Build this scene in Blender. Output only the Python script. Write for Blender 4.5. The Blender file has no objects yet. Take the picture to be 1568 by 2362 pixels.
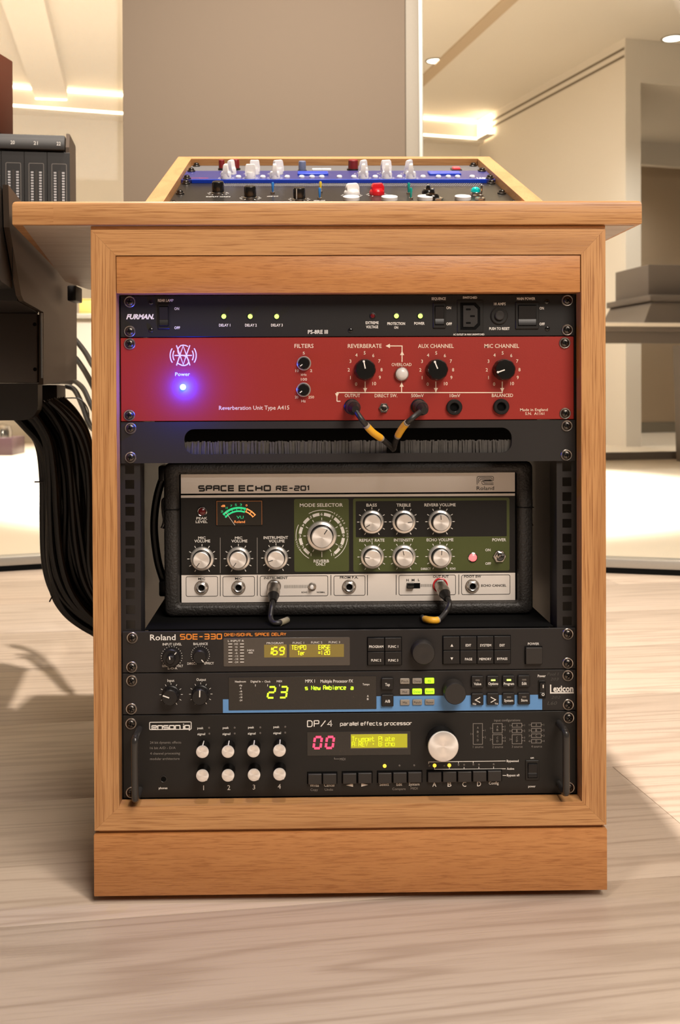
import bpy, bmesh, math, random
from mathutils import Vector, Matrix, Euler
random.seed(7)
C = bpy.context.scene.collection
sc = bpy.context.scene
R = math.radians

# ------------------------------------------------------------------ camera
cam = bpy.data.cameras.new('camera'); camo = bpy.data.objects.new('camera', cam); C.objects.link(camo)
cam.sensor_fit = 'AUTO'; cam.sensor_width = 36.0; cam.lens = 36.884
cam.shift_x = 0.02255; cam.shift_y = -0.10945
cam.clip_start = 0.02; cam.clip_end = 60
rz, rx, ry = -0.01757163, -0.00942846, 0.00437715
Rm = Matrix.Rotation(rz, 4, 'Z') @ Matrix.Rotation(rx, 4, 'X') @ Matrix.Rotation(ry, 4, 'Y')
camo.matrix_world = Matrix.Translation((-0.05352, -1.11290, 0.53421)) @ Rm @ Matrix.Rotation(R(90), 4, 'X')
cam.dof.use_dof = True; cam.dof.focus_distance = 1.16; cam.dof.aperture_fstop = 13.0
sc.camera = camo

# ------------------------------------------------------------------ world, lamps, exposure
w = bpy.data.worlds.new('world'); sc.world = w; w.use_nodes = True
bg = w.node_tree.nodes['Background']; bg.inputs[0].default_value = (1.0, 0.84, 0.68, 1); bg.inputs[1].default_value = 0.09
vs = sc.view_settings
vs.view_transform = 'Standard'; vs.look = 'None'; vs.gamma = 1.0; vs.exposure = 0.0; vs.use_curve_mapping = False
sc.display_settings.display_device = 'sRGB'
try:
    sc.cycles.max_bounces = 8; sc.cycles.diffuse_bounces = 5; sc.cycles.transparent_max_bounces = 12
    sc.cycles.sample_clamp_indirect = 6.0; sc.cycles.caustics_refractive = False; sc.cycles.caustics_reflective = False
except Exception: pass

def lamp(name, kind, loc, energy, col, size=0.03, target=None, spot=None, blend=0.5, sy=None):
    l = bpy.data.lights.new(name, kind); l.energy = energy; l.color = col
    if kind == 'AREA':
        l.size = size
        if sy: l.shape = 'RECTANGLE'; l.size_y = sy
    else: l.shadow_soft_size = size
    if kind == 'SPOT': l.spot_size = R(spot); l.spot_blend = blend
    o = bpy.data.objects.new(name, l); C.objects.link(o); o.location = loc
    d = (Vector(target) if target else Vector((loc[0], loc[1], loc[2] - 1))) - Vector(loc)
    o.rotation_euler = d.to_track_quat('-Z', 'Y').to_euler()
    return o
WARM = (1.0, 0.89, 0.78)
lamp('downlight_lamp', 'SPOT', (0.0, 0.67, 3.0), 430, WARM, 0.04, None, 130, 0.6)
lamp('downlight_lamp', 'SPOT', (0.0, -0.32, 3.0), 88, WARM, 0.04, None, 130, 0.6)
lamp('front_fill_lamp', 'AREA', (1.0, -2.2, 2.75), 135, WARM, 1.5, (0, 0, 0.5), sy=1.5)  # added soft fill, unseen behind the camera, standing for ceiling bounce
lamp('hall_fill_lamp', 'AREA', (-0.25, 6.3, 3.5), 130, (1.0, 0.95, 0.89), 1.2, None, sy=2.6)  # added fill to brighten the hall walls, kept out of view behind the column
lamp('alcove_lamp', 'SPOT', (3.06, 10.88, 3.2), 170, (1.0, 0.95, 0.88), 0.07, None, 150, 0.8)  # fill added inside the alcove to lift its back wall, no fitting modelled
lamp('alcove_lamp', 'SPOT', (2.894, 7.087, 3.28), 160, (1.0, 0.93, 0.84), 0.07, None, 140, 0.8)
lamp('hall_lamp', 'SPOT', (0.3, 4.5, 3.6), 2700, (1.0, 0.94, 0.86), 0.12, None, 62, 0.22)
lamp('hall_lamp', 'SPOT', (-1.9, 6.4, 3.6), 3000, (1.0, 0.94, 0.86), 0.15, None, 90, 0.5)

# ------------------------------------------------------------------ materials
def lin(c): return tuple((x / 12.92 if x <= 0.04045 else ((x + 0.055) / 1.055) ** 2.4) for x in (c[0] / 255, c[1] / 255, c[2] / 255)) + (1,)
MATS = {}
def pm(name, col, rough=0.5, metal=0.0, bump=0.0, bscale=300.0, var=0.06, emit=None, es=0.0, spec=0.5, aniso=0.0, coat=0.0, raw=False):
    """Principled material whose colour and roughness vary a little with a noise."""
    m = bpy.data.materials.new(name); m.use_nodes = True; nt = m.node_tree; b = nt.nodes['Principled BSDF']; L = nt.links.new
    c = col if raw else lin(col)
    tc = nt.nodes.new('ShaderNodeTexCoord'); nz = nt.nodes.new('ShaderNodeTexNoise')
    nz.inputs['Scale'].default_value = bscale; nz.inputs['Detail'].default_value = 3
    L(tc.outputs['Object'], nz.inputs['Vector'])
    mx = nt.nodes.new('ShaderNodeMix'); mx.data_type = 'RGBA'
    mx.inputs[6].default_value = tuple(x * (1 - var) for x in c[:3]) + (1,); mx.inputs[7].default_value = tuple(min(1, x * (1 + var)) for x in c[:3]) + (1,)
    L(nz.outputs['Fac'], mx.inputs[0]); L(mx.outputs[2], b.inputs['Base Color'])
    b.inputs['Roughness'].default_value = rough; b.inputs['Metallic'].default_value = metal
    b.inputs['Specular IOR Level'].default_value = spec; b.inputs['Coat Weight'].default_value = coat
    if bump:
        bp = nt.nodes.new('ShaderNodeBump'); bp.inputs['Strength'].default_value = bump; bp.inputs['Distance'].default_value = 0.001
        L(nz.outputs['Fac'], bp.inputs['Height']); L(bp.outputs['Normal'], b.inputs['Normal'])
    if aniso:
        b.inputs['Anisotropic'].default_value = aniso
        tg = nt.nodes.new('ShaderNodeTangent'); tg.direction_type = 'RADIAL'; tg.axis = 'Y'; L(tg.outputs[0], b.inputs['Tangent'])
    if emit:
        b.inputs['Emission Color'].default_value = lin(emit); b.inputs['Emission Strength'].default_value = es
    MATS[name] = m
    return m

def wood(name, axis, base, dark, light, fine=1.0, rough=0.42, wscale=1.0, poreamt=0.5, pore=(150, 96, 44), ringpow=2.6, ringamt=0.3, rings=34.0, plen=42):
    """Wood with its grain along one axis: broad figure, growth bands, short dark pores."""
    m = bpy.data.materials.new(name); m.use_nodes = True; nt = m.node_tree; b = nt.nodes['Principled BSDF']; L = nt.links.new
    N = nt.nodes.new
    tc = N('ShaderNodeTexCoord'); oi = N('ShaderNodeObjectInfo')
    rv = N('ShaderNodeVectorMath'); rv.operation = 'SCALE'; L(oi.outputs['Random'], rv.inputs['Scale']); rv.inputs[0].default_value = (7.3, 3.1, 5.7)
    ad = N('ShaderNodeVectorMath'); L(tc.outputs['Object'], ad.inputs[0]); L(rv.outputs[0], ad.inputs[1])
    mp = N('ShaderNodeMapping'); L(ad.outputs[0], mp.inputs['Vector'])
    mp.inputs['Rotation'].default_value = {'x': (0, 0, 0), 'z': (0, R(90), 0), 'y': (0, 0, R(90))}[axis]
    def stretched(sx, sy, detail, rg=0.55, dist=0.0):
        q = N('ShaderNodeMapping'); L(mp.outputs[0], q.inputs['Vector']); q.inputs['Scale'].default_value = (sx, sy, sy)
        n = N('ShaderNodeTexNoise'); n.inputs['Scale'].default_value = 1.0; n.inputs['Detail'].default_value = detail
        n.inputs['Roughness'].default_value = rg; n.inputs['Distortion'].default_value = dist
        L(q.outputs[0], n.inputs['Vector']); return n
    broad = stretched(1.6 * wscale, 9 * wscale, 3)
    q = N('ShaderNodeMapping'); L(mp.outputs[0], q.inputs['Vector']); q.inputs['Scale'].default_value = (0.9 * wscale, 16 * wscale, 16 * wscale)
    wv = N('ShaderNodeTexNoise'); wv.inputs['Scale'].default_value = 1.0; wv.inputs['Detail'].default_value = 1.5; L(q.outputs[0], wv.inputs['Vector'])
    sn = N('ShaderNodeMath'); sn.operation = 'MULTIPLY'; sn.inputs[1].default_value = rings; L(wv.outputs['Fac'], sn.inputs[0])
    si = N('ShaderNodeMath'); si.operation = 'SINE'; L(sn.outputs[0], si.inputs[0])
    sr = N('ShaderNodeMapRange'); sr.inputs['From Min'].default_value = -1; L(si.outputs[0], sr.inputs['Value'])
    pw = N('ShaderNodeMath'); pw.operation = 'POWER'; pw.inputs[1].default_value = ringpow; L(sr.outputs[0], pw.inputs[0])
    fi = stretched(plen * fine, 820 * fine, 3, 0.6, 0.25)
    pr = N('ShaderNodeMapRange'); pr.inputs['From Min'].default_value = 0.48; pr.inputs['From Max'].default_value = 0.66; L(fi.outputs['Fac'], pr.inputs['Value'])
    m1 = N('ShaderNodeMix'); m1.data_type = 'RGBA'; L(broad.outputs['Fac'], m1.inputs[0]); m1.inputs[6].default_value = lin(light); m1.inputs[7].default_value = lin(base)
    m2 = N('ShaderNodeMix'); m2.data_type = 'RGBA'; m2.inputs[7].default_value = lin(dark); L(m1.outputs[2], m2.inputs[6])
    f2 = N('ShaderNodeMath'); f2.operation = 'MULTIPLY'; f2.inputs[1].default_value = ringamt; L(pw.outputs[0], f2.inputs[0]); L(f2.outputs[0], m2.inputs[0])
    m3 = N('ShaderNodeMix'); m3.data_type = 'RGBA'; m3.inputs[7].default_value = lin(pore); L(m2.outputs[2], m3.inputs[6])
    f3 = N('ShaderNodeMath'); f3.operation = 'MULTIPLY'; f3.inputs[1].default_value = poreamt; L(pr.outputs[0], f3.inputs[0]); L(f3.outputs[0], m3.inputs[0])
    L(m3.outputs[2], b.inputs['Base Color'])
    b.inputs['Roughness'].default_value = rough
    bp = N('ShaderNodeBump'); bp.inputs['Strength'].default_value = 0.12; bp.inputs['Distance'].default_value = 0.0006; bp.invert = True
    L(pr.outputs[0], bp.inputs['Height']); L(bp.outputs[0], b.inputs['Normal'])
    MATS[name] = m
    return m

OAK = ((182, 132, 82), (148, 98, 52), (194, 146, 96))
oak_x = wood('oak_x', 'x', *OAK, plen=18, ringamt=.45, poreamt=.75, pore=(142, 92, 48)); oak_z = wood('oak_z', 'z', *OAK, plen=14, poreamt=.85, ringamt=.4, pore=(138, 88, 46)); oak_y = wood('oak_y', 'y', *OAK)
oak_fine = wood('oak_fine', 'x', (178, 120, 68), (158, 98, 50), (186, 130, 78), fine=1.1, wscale=2.2, poreamt=0.6, pore=(138, 82, 38), ringamt=0.2)
floor_wood = wood('pale_oak_floor', 'x', (190, 172, 155), (140, 118, 101), (198, 182, 166), fine=0.3, rough=0.42, wscale=0.9, poreamt=0.22, pore=(152, 132, 114), ringpow=3.2, ringamt=0.38, rings=62.0)
underside = wood('oak_underside', 'x', (176, 160, 146), (150, 128, 110), (184, 170, 156), rough=0.5, poreamt=0.25, pore=(120, 100, 84))
blk = pm('black_panel', (27, 25, 24), 0.5, 0.0, 0.04, 900, spec=.35)
blk2 = pm('dark_grey_panel', (35, 32, 31), 0.5, 0.0, 0.04, 900, spec=.35)
blk3 = pm('satin_black_panel', (26, 24, 22), 0.45, 0.0, 0.03, 900, spec=.35)
red = pm('red_enamel', (142, 32, 22), 0.45, 0.0, 0.05, 700)
plastic = pm('black_plastic', (22, 20, 20), 0.4, spec=.4)
plastic_g = pm('dark_grey_plastic', (42, 39, 37), 0.42, spec=.4)
gloss = pm('gloss_black', (22, 21, 20), 0.18)
deep = pm('black_void', (8, 8, 8), 0.8, spec=0.1)
chrome = pm('chrome', (205, 200, 195), 0.16, 1.0)
steel = pm('brushed_steel', (180, 172, 164), 0.34, 1.0, 0.03, 1200)
alu = pm('turned_aluminium', (236, 230, 224), 0.38, 0.6, aniso=0.8)
alu_ring = pm('polished_aluminium', (224, 219, 213), 0.28, 0.75)
gunmetal = pm('black_zinc', (88, 84, 80), 0.3, 1.0)
silver = pm('silver_panel', (226, 218, 210), 0.42, 0.1, 0.03, 1500)
white_ink = pm('white_ink', (226, 222, 216), 0.6, emit=(226, 222, 216), es=0.0)
cream_ink = pm('cream_ink', (226, 206, 186), 0.6)
grey_ink = pm('grey_ink', (128, 122, 116), 0.6)
black_ink = pm('black_ink', (26, 24, 23), 0.6)
orange_ink = pm('orange_ink', (226, 134, 44), 0.55)
green_p = pm('olive_green_print', (70, 78, 32), 0.5)
blue_ink = pm('sky_blue_print', (92, 142, 196), 0.5)
tolex = pm('black_leatherette', (38, 35, 33), 0.5, 0.0, 0.9, 420, var=0.25)
led_g = pm('green_led', (150, 220, 60), 0.3, emit=(196, 255, 90), es=3.0)
led_b = pm('blue_led', (150, 180, 255), 0.3, emit=(150, 190, 255), es=12.0)
led_r = pm('red_led_lit', (240, 90, 90), 0.3, emit=(255, 110, 110), es=1.5)
led_rd = pm('red_led_dark', (96, 20, 22), 0.2)
led_a = pm('amber_led', (250, 190, 60), 0.3, emit=(255, 196, 50), es=2.2)
led_off = pm('unlit_led', (92, 86, 80), 0.4)
lcd_o = pm('olive_backlight', (116, 100, 48), 0.3, emit=(122, 104, 40), es=0.35)
lcd_y = pm('yellow_green_backlight', (150, 146, 30), 0.3, emit=(158, 154, 20), es=0.6)
lcd_ytx = pm('yellow_green_text', (200, 210, 30), 0.4, emit=(206, 218, 20), es=0.8)
seg_y = pm('yellow_segments', (216, 216, 40), 0.4, emit=(222, 222, 30), es=0.9)
seg_g = pm('green_segments', (190, 250, 40), 0.4, emit=(190, 252, 40), es=1.4)
seg_r = pm('red_segments', (250, 60, 90), 0.4, emit=(255, 60, 96), es=1.6)
bezel = pm('smoked_display', (72, 66, 60), 0.22)
bezel_d = pm('dark_display', (34, 31, 28), 0.16)
btn_grey = pm('grey_button', (140, 132, 122), 0.4)
btn_lit = pm('lit_green_button', (170, 226, 40), 0.4, emit=(176, 236, 30), es=0.9)
vu_face = pm('meter_face', (38, 34, 28), 0.3)
vu_glow = pm('meter_lamp_glow', (120, 72, 44), 0.4, emit=(255, 150, 60), es=0.06)
vu_green = pm('meter_green', (40, 190, 120), 0.4, emit=(40, 200, 130), es=0.7)
vu_orange = pm('meter_orange', (255, 150, 80), 0.4, emit=(255, 150, 80), es=0.9)
rubber = pm('cable_rubber', (34, 32, 31), 0.45)
loomr = pm('loom_rubber', (20, 19, 18), 0.4)
yellow = pm('yellow_label', (222, 166, 40), 0.45)
clear = pm('clear_sleeve', (150, 140, 128), 0.2)
pearl = pm('white_lens', (206, 200, 196), 0.25)
white_pl = pm('white_plastic', (226, 224, 222), 0.3)
red_pl = pm('red_plastic', (200, 24, 34), 0.25)
dred_pl = pm('dark_red_plastic', (120, 24, 26), 0.35)
bl_pl = pm('blue_toggle', (40, 120, 200), 0.3)
yl_pl = pm('yellow_toggle', (214, 186, 50), 0.3)
teal = pm('teal_plastic', (0, 146, 136), 0.3)
teal_j = pm('teal_jewel', (0, 160, 158), 0.12, emit=(0, 190, 180), es=0.25)
blue_panel = pm('blue_anodised', (48, 50, 118), 0.3, 0.2)
blue_edge = pm('blue_enamel', (14, 56, 176), 0.3)
grey_panel = pm('grey_panel', (88, 88, 90), 0.45)
slate_pl = pm('slate_plastic', (104, 112, 140), 0.35)
console_blk = pm('console_black', (40, 37, 35), 0.45)
console_fas = pm('console_fascia', (58, 52, 48), 0.42, 0.0, 0.03, 800)
vinyl = pm('padded_vinyl', (30, 28, 27), 0.32, 0.0, 0.2, 500)
endplate = pm('brushed_taupe_plate', (88, 76, 66), 0.36, 0.75, 0.04, 900)
meter_grey = pm('meter_module_grey', (44, 42, 41), 0.4)
mahog = pm('mahogany_veneer', (80, 33, 14), 0.4)
wall_m = pm('warm_white_plaster', (218, 210, 198), 0.85, 0.0, 0.02, 60, 0.02)
ceil_m = pm('ceiling_plaster', (222, 214, 202), 0.9, 0.0, 0.02, 60, 0.02)
column_m = pm('taupe_column_cloth', (118, 104, 89), 0.9, 0.0, 0.15, 900, 0.05)
trim_m = pm('pale_frame', (142, 134, 120), 0.6)
frame_alu = pm('satin_frame', (176, 172, 164), 0.4, 0.6)
hallfloor = pm('hall_floor', (214, 200, 180), 0.45, 0.0, 0.02, 40, 0.04)
alcove_m = pm('alcove_brown', (190, 170, 145), 0.9, 0.0, 0.02, 60, 0.03)
desk_grey = pm('grey_lacquer', (104, 94, 86), 0.4)
desk_lite = pm('pale_edge', (226, 214, 200), 0.35)
cove_m = pm('cove_light', (255, 226, 170), 0.5, emit=(255, 236, 206), es=4.5)
disc_m = pm('downlight_disc', (255, 250, 240), 0.5, emit=(255, 248, 235), es=6.0)
slot_m = pm('slot_dark', (120, 108, 92), 0.8)
gm = bpy.data.materials.new('pane_glass'); gm.use_nodes = True
nt = gm.node_tree; nt.nodes.remove(nt.nodes['Principled BSDF'])
tr = nt.nodes.new('ShaderNodeBsdfTransparent'); gl = nt.nodes.new('ShaderNodeBsdfGlossy'); gl.inputs['Roughness'].default_value = 0.02
tr.inputs[0].default_value = (0.97, 0.98, 0.97, 1)
mxs = nt.nodes.new('ShaderNodeMixShader'); mxs.inputs[0].default_value = 0.004
nt.links.new(tr.outputs[0], mxs.inputs[1]); nt.links.new(gl.outputs[0], mxs.inputs[2]); nt.links.new(mxs.outputs[0], nt.nodes['Material Output'].inputs[0])

# ------------------------------------------------------------------ mesh builder (millimetres)
def rrect(x0, x1, z0, z1, r, n=4):
    pts = []
    for cx, cz, a in ((x1 - r, z1 - r, 0), (x0 + r, z1 - r, 90), (x0 + r, z0 + r, 180), (x1 - r, z0 + r, 270)):
        for i in range(n + 1):
            t = R(a + 90 * i / n); pts.append((cx + r * math.cos(t), cz + r * math.sin(t)))
    return pts
def smooth_path(pts, n=6):
    out = []; P_ = [Vector(p) for p in pts]; P_ = [2 * P_[0] - P_[1]] + P_ + [2 * P_[-1] - P_[-2]]
    for i in range(1, len(P_) - 2):
        a, b, c, d = P_[i - 1:i + 3]
        for k in range(n):
            t = k / n
            out.append(0.5 * ((2 * b) + (c - a) * t + (2 * a - 5 * b + 4 * c - d) * t * t + (3 * b - a - 3 * c + d) * t ** 3))
    out.append(P_[-2]); return out
class MB:
    def __init__(s): s.v = []; s.f = []; s.m = []
    def add(s, vs, fs, mi=0):
        o = len(s.v); s.v += [tuple(p) for p in vs]; s.f += [tuple(i + o for i in f) for f in fs]; s.m += [mi] * len(fs); return s
    def box(s, x0, x1, y0, y1, z0, z1, b=0.0, mi=0):
        x0, x1 = min(x0, x1), max(x0, x1); y0, y1 = min(y0, y1), max(y0, y1); z0, z1 = min(z0, z1), max(z0, z1)
        if not b:
            vs_ = [(x, y, z) for x in (x0, x1) for y in (y0, y1) for z in (z0, z1)]
            return s.add(vs_, [(0, 1, 3, 2), (4, 6, 7, 5), (0, 4, 5, 1), (2, 3, 7, 6), (0, 2, 6, 4), (1, 5, 7, 3)], mi)
        bm = bmesh.new(); bmesh.ops.create_cube(bm, size=1)
        for v in bm.verts: v.co = Vector(((x0 + x1) / 2 + v.co.x * (x1 - x0), (y0 + y1) / 2 + v.co.y * (y1 - y0), (z0 + z1) / 2 + v.co.z * (z1 - z0)))
        bmesh.ops.bevel(bm, geom=bm.edges[:], offset=b, segments=2, affect='EDGES', profile=0.5)
        bm.verts.index_update()
        s.add([v.co[:] for v in bm.verts], [[v.index for v in f.verts] for f in bm.faces], mi); bm.free(); return s
    def loft(s, loops, mi=0, cap0=False, cap1=False):
        n = len(loops[0]); vs_ = [p for l in loops for p in l]; fs = []
        for k in range(len(loops) - 1):
            for i in range(n):
                j = (i + 1) % n; fs.append((k * n + i, k * n + j, (k + 1) * n + j, (k + 1) * n + i))
        if cap0: fs.append(tuple(range(n))[::-1])
        if cap1: fs.append(tuple((len(loops) - 1) * n + i for i in range(n)))
        return s.add(vs_, fs, mi)
    def slab(s, x0, x1, z0, z1, yb, yf, r=0.6, ch=0.4, mi=0, n=3):
        r = min(r, (x1 - x0) / 2 - .01, (z1 - z0) / 2 - .01); ch = min(ch, r * .9)
        a = rrect(x0, x1, z0, z1, r, n); b = rrect(x0 + ch, x1 - ch, z0 + ch, z1 - ch, max(r - ch, .02), n)
        return s.loft([[(x, yb, z) for x, z in a], [(x, yf + ch, z) for x, z in a], [(x, yf, z) for x, z in b]], mi, True, True)
    def prism(s, pts, yb, yf, mi=0):
        return s.loft([[(x, yb, z) for x, z in pts], [(x, yf, z) for x, z in pts]], mi, True, True)
    def lathe(s, cx, cz, prof, n=28, y0=0.0, mi=0, mod=None, cap=True):
        loops = []
        for r, y in prof:
            loops.append([(cx + (r * (mod(R(360 * i / n)) if mod else 1)) * math.cos(R(360 * i / n)), y0 + y, cz + (r * (mod(R(360 * i / n)) if mod else 1)) * math.sin(R(360 * i / n))) for i in range(n)])
        return s.loft(loops, mi, False, cap)
    def tube(s, pts, r, n=10, mi=0, caps=True):
        pts = [Vector(p) for p in pts]; loops = []; up = None
        for i, p in enumerate(pts):
            t = (pts[min(i + 1, len(pts) - 1)] - pts[max(i - 1, 0)]).normalized()
            if up is None: up = t.orthogonal().normalized()
            up = (up - t * up.dot(t)).normalized(); sd = t.cross(up)
            rr = r[i] if isinstance(r, (list, tuple)) else r
            loops.append([tuple(p + rr * (math.cos(2 * math.pi * k / n) * up + math.sin(2 * math.pi * k / n) * sd)) for k in range(n)])
        return s.loft(loops, mi, caps, caps)
    def stroke(s, pts, w, y=-0.15, mi=0, closed=False):
        """one mitred ribbon; successive ribbons lie a few microns apart so that crossings stay clean"""
        P_ = []
        for p in pts:
            p = Vector((p[0], p[1]))
            if not P_ or (p - P_[-1]).length > 1e-4: P_.append(p)
        if closed and len(P_) > 2 and (P_[0] - P_[-1]).length < 1e-4: P_.pop()
        if not closed and len(P_) > 3 and (P_[0] - P_[-1]).length < 1e-4: closed = True; P_.pop()
        n = len(P_)
        if n < 2: return s
        s.k = (getattr(s, 'k', 0) + 1) % 9; y = y - .006 * s.k; L_ = []; R_ = []
        for i in range(n):
            a = P_[i - 1] if (i or closed) else None; c = P_[(i + 1) % n] if (i < n - 1 or closed) else None
            d0 = (P_[i] - a).normalized() if a is not None else (c - P_[i]).normalized(); d1 = (c - P_[i]).normalized() if c is not None else d0
            n0 = Vector((-d0.y, d0.x)); n1 = Vector((-d1.y, d1.x)); k = n0 + n1
            k = k / max(.5, k.dot(n0)) if k.length > 1e-3 else n0
            L_.append(P_[i] + k * w / 2); R_.append(P_[i] - k * w / 2)
        m_ = n if closed else n - 1
        return s.add([(p.x, y, p.y) for p in L_ + R_], [(i, n + i, n + (i + 1) % n, (i + 1) % n) for i in range(m_)], mi)
    def arc(s, cx, cz, r, a0, a1, w, y=-0.15, mi=0, n=18):
        """angles clockwise from 12 o'clock"""
        return s.stroke([(cx + r * math.sin(R(a0 + (a1 - a0) * i / n)), cz + r * math.cos(R(a0 + (a1 - a0) * i / n))) for i in range(n + 1)], w, y, mi)
    def tick(s, cx, cz, r0, r1, a, w, y=-0.15, mi=0):
        sn, cs = math.sin(R(a)), math.cos(R(a)); return s.stroke([(cx + r0 * sn, cz + r0 * cs), (cx + r1 * sn, cz + r1 * cs)], w, y, mi)
    def tri(s, pts, y=-0.15, mi=0): return s.add([(x, y, z) for x, z in pts], [tuple(range(len(pts)))], mi)
    def mesh(s, name, mats, org=(0, 0, 0), smooth=True, ang=35, recalc=True):
        me = bpy.data.meshes.new(name)
        me.from_pydata([((x - org[0]) / 1000, (y - org[1]) / 1000, (z - org[2]) / 1000) for x, y, z in s.v], [], s.f)
        for m in (mats if isinstance(mats, (list, tuple)) else [mats]): me.materials.append(m)
        if any(s.m): me.polygons.foreach_set('material_index', s.m)
        if recalc:
            bm = bmesh.new(); bm.from_mesh(me); bmesh.ops.recalc_face_normals(bm, faces=bm.faces[:]); bm.to_mesh(me); bm.free()
        if smooth:
            me.polygons.foreach_set('use_smooth', [True] * len(me.polygons)); me.set_sharp_from_angle(angle=R(ang))
        me.update(); return me

def tag(o, label=None, cat=None, group=None, kind=None):
    if label: o['label'] = label
    if cat: o['category'] = cat
    if group: o['group'] = group
    if kind: o['kind'] = kind
    return o
class Thing:
    """An Empty at the thing's base; parts are given in the same millimetre frame."""
    def __init__(s, name, label, cat, org, rot=(0, 0, 0), world=None, group=None, kind=None):
        s.org = org; s.o = bpy.data.objects.new(name, None); C.objects.link(s.o); s.o.empty_display_size = 0.02
        s.o.location = [c / 1000 for c in (world or org)]; s.o.rotation_euler = rot
        tag(s.o, label, cat, group, kind)
    def part(s, name, mb, mat, label=None, smooth=True, recalc=True, kind=None, ang=35):
        o = bpy.data.objects.new(name, mb.mesh(name, mat, s.org, smooth, ang, recalc)); C.objects.link(o); o.parent = s.o
        return tag(o, label, kind=kind)
    def put(s, name, me, loc, ry=0.0, label=None, sx=1.0):
        """a part from a shared mesh whose origin is at its own base"""
        o = bpy.data.objects.new(name, me); C.objects.link(o); o.parent = s.o
        o.location = [(loc[i] - s.org[i]) / 1000 for i in range(3)]; o.rotation_euler = (0, R(ry), 0)
        if sx != 1.0: o.scale = (sx, sx, sx)
        return tag(o, label)
def sub(parent, name, me, loc=(0, 0, 0), ry=0.0, label=None):
    o = bpy.data.objects.new(name, me); C.objects.link(o); o.parent = parent
    o.location = [c / 1000 for c in loc]; o.rotation_euler = (0, R(ry), 0); return tag(o, label)
def single(name, mb, mat, label=None, cat=None, org=(0, 0, 0), world=None, rz=0.0, kind=None, group=None, smooth=True):
    o = bpy.data.objects.new(name, mb.mesh(name, mat, org, smooth)); C.objects.link(o)
    o.location = [c / 1000 for c in (world or org)]; o.rotation_euler = (0, 0, rz); return tag(o, label, cat, group, kind)

# ------------------------------------------------------------------ lettering
_tc = {}
def _glyphs(body, bold, ital):
    k = (body, bold, ital)
    if k in _tc: return _tc[k]
    cu = bpy.data.curves.new('lettering_curve', 'FONT'); cu.body = body; cu.size = 1.0; cu.resolution_u = 2; cu.offset = bold; cu.shear = ital; cu.fill_mode = 'FRONT'
    ob = bpy.data.objects.new('lettering_curve', cu); C.objects.link(ob)
    bpy.context.view_layer.update()
    ev = ob.evaluated_get(bpy.context.evaluated_depsgraph_get()); me = ev.to_mesh()
    vs_ = [(v.co.x, v.co.y) for v in me.vertices]; fs = [tuple(p.vertices) for p in me.polygons]
    ev.to_mesh_clear(); bpy.data.objects.remove(ob); bpy.data.curves.remove(cu)
    xs = [v[0] for v in vs_] or [0, 1]
    _tc[k] = (vs_, fs, min(xs), max(xs)); return _tc[k]
_cap = None
def T(m, body, a, b, h, bold=0.012, ital=0.0, y=-0.15, mi=0):
    """filled lettering between the points a and b (ends of the word at mid cap height), cap height h"""
    global _cap
    if _cap is None: _cap = max(v[1] for v in _glyphs('H', 0, 0)[0])
    vs_, fs, x0, x1 = _glyphs(body, bold, ital)
    sx = (b[0] - a[0]) / max(x1 - x0, 1e-6); sz = h / _cap; zc = (a[1] + b[1]) / 2
    m.add([(a[0] + (x - x0) * sx, y, zc + z * sz - h / 2) for x, z in vs_], fs, mi)
def TN(m, body, c, h, bold=0.012, y=-0.15, st=1.0):
    g_ = _glyphs(body, bold, 0); wd = (g_[3] - g_[2]) * h / 0.7 * st; T(m, body, (c[0] - wd / 2, c[1]), (c[0] + wd / 2, c[1]), h, bold, 0, y)
def TC(m, body, c, wd, h, bold=0.012, ital=0.0, y=-0.15, mi=0): T(m, body, (c[0] - wd / 2, c[1]), (c[0] + wd / 2, c[1]), h, bold, ital, y, mi)
GL = {'A': '00 06 46 40/03 43', 'B': '00 06/06 46 40 00/03 43', 'C': '46 06 00 40', 'D': '00 06/06 36 45 41 30 00', 'E': '!46 06 00 40/03 43', 'F': '00 06 46/03 43', 'G': '46 06 00 40 43 23',
      'H': '00 06/40 46/03 43', 'I': '00 06', 'L': '!06 00 40', 'M': '!00 06 23 46 40', 'N': '!00 06 40 46', 'O': '00 06 46 40 00', 'P': '00 06/06 46 43 03', 'R': '00 06/06 46 43 03/!23 40',
      'S': '46 06 03 43 40 00', 'T': '06 46/26 20', 'U': '06 00 40 46', 'V': '!06 20 46', 'Y': '!06 23 46/23 20', 'W': '!06 10 24 30 46',
      '0': '00 06 46 40 00', '1': '!05 16 10', '2': '06 46 43 03 00 40', '3': '06 46 40 00/03 43', '4': '!30 36 02 42', '5': '46 06 03 43 40 00', '6': '46 06 00 40 43 03', '7': '06 46 40',
      '8': '00 06 46 40 00/03 43', '9': '43 03 06 46 40 00', '-': '03 33', '=': '02 42/04 44', '/': '!00 46', ':': '11 12/14 15', '.': '00 01', '+': '13 33/22 24', '>': '03 43/!24 43 22',
      'a': '04 44 40 00 02 42', 'b': '06 00 40 44 04', 'c': '44 04 00 40', 'd': '46 40 00 04 44', 'e': '40 00 04 44 42 02', 'f': '36 16 10/04 34', 'h': '06 00/04 44 40', 'i': '24 20/26 25', 'l': '06 00', 'm': '00 04 44 40/24 20',
      'n': '00 04 44 40', 'o': '00 04 44 40 00', 'p': '0b 04 44 40 00', 'q': '4b 44 04 00 40', 'r': '00 04 34', 's': '44 04 02 42 40 00', 't': '16 10 40/04 34', 'u': '04 00 40 44', 'w': '04 00 40 44/23 20', 'x': '!00 44/04 40'}
def _pts(tok):
    out = []
    for p in tok.split():
        z = p[1]; out.append((float(p[0]), float(z) if z.isdigit() else -(ord(z) - 96.0)))
    return out
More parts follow.
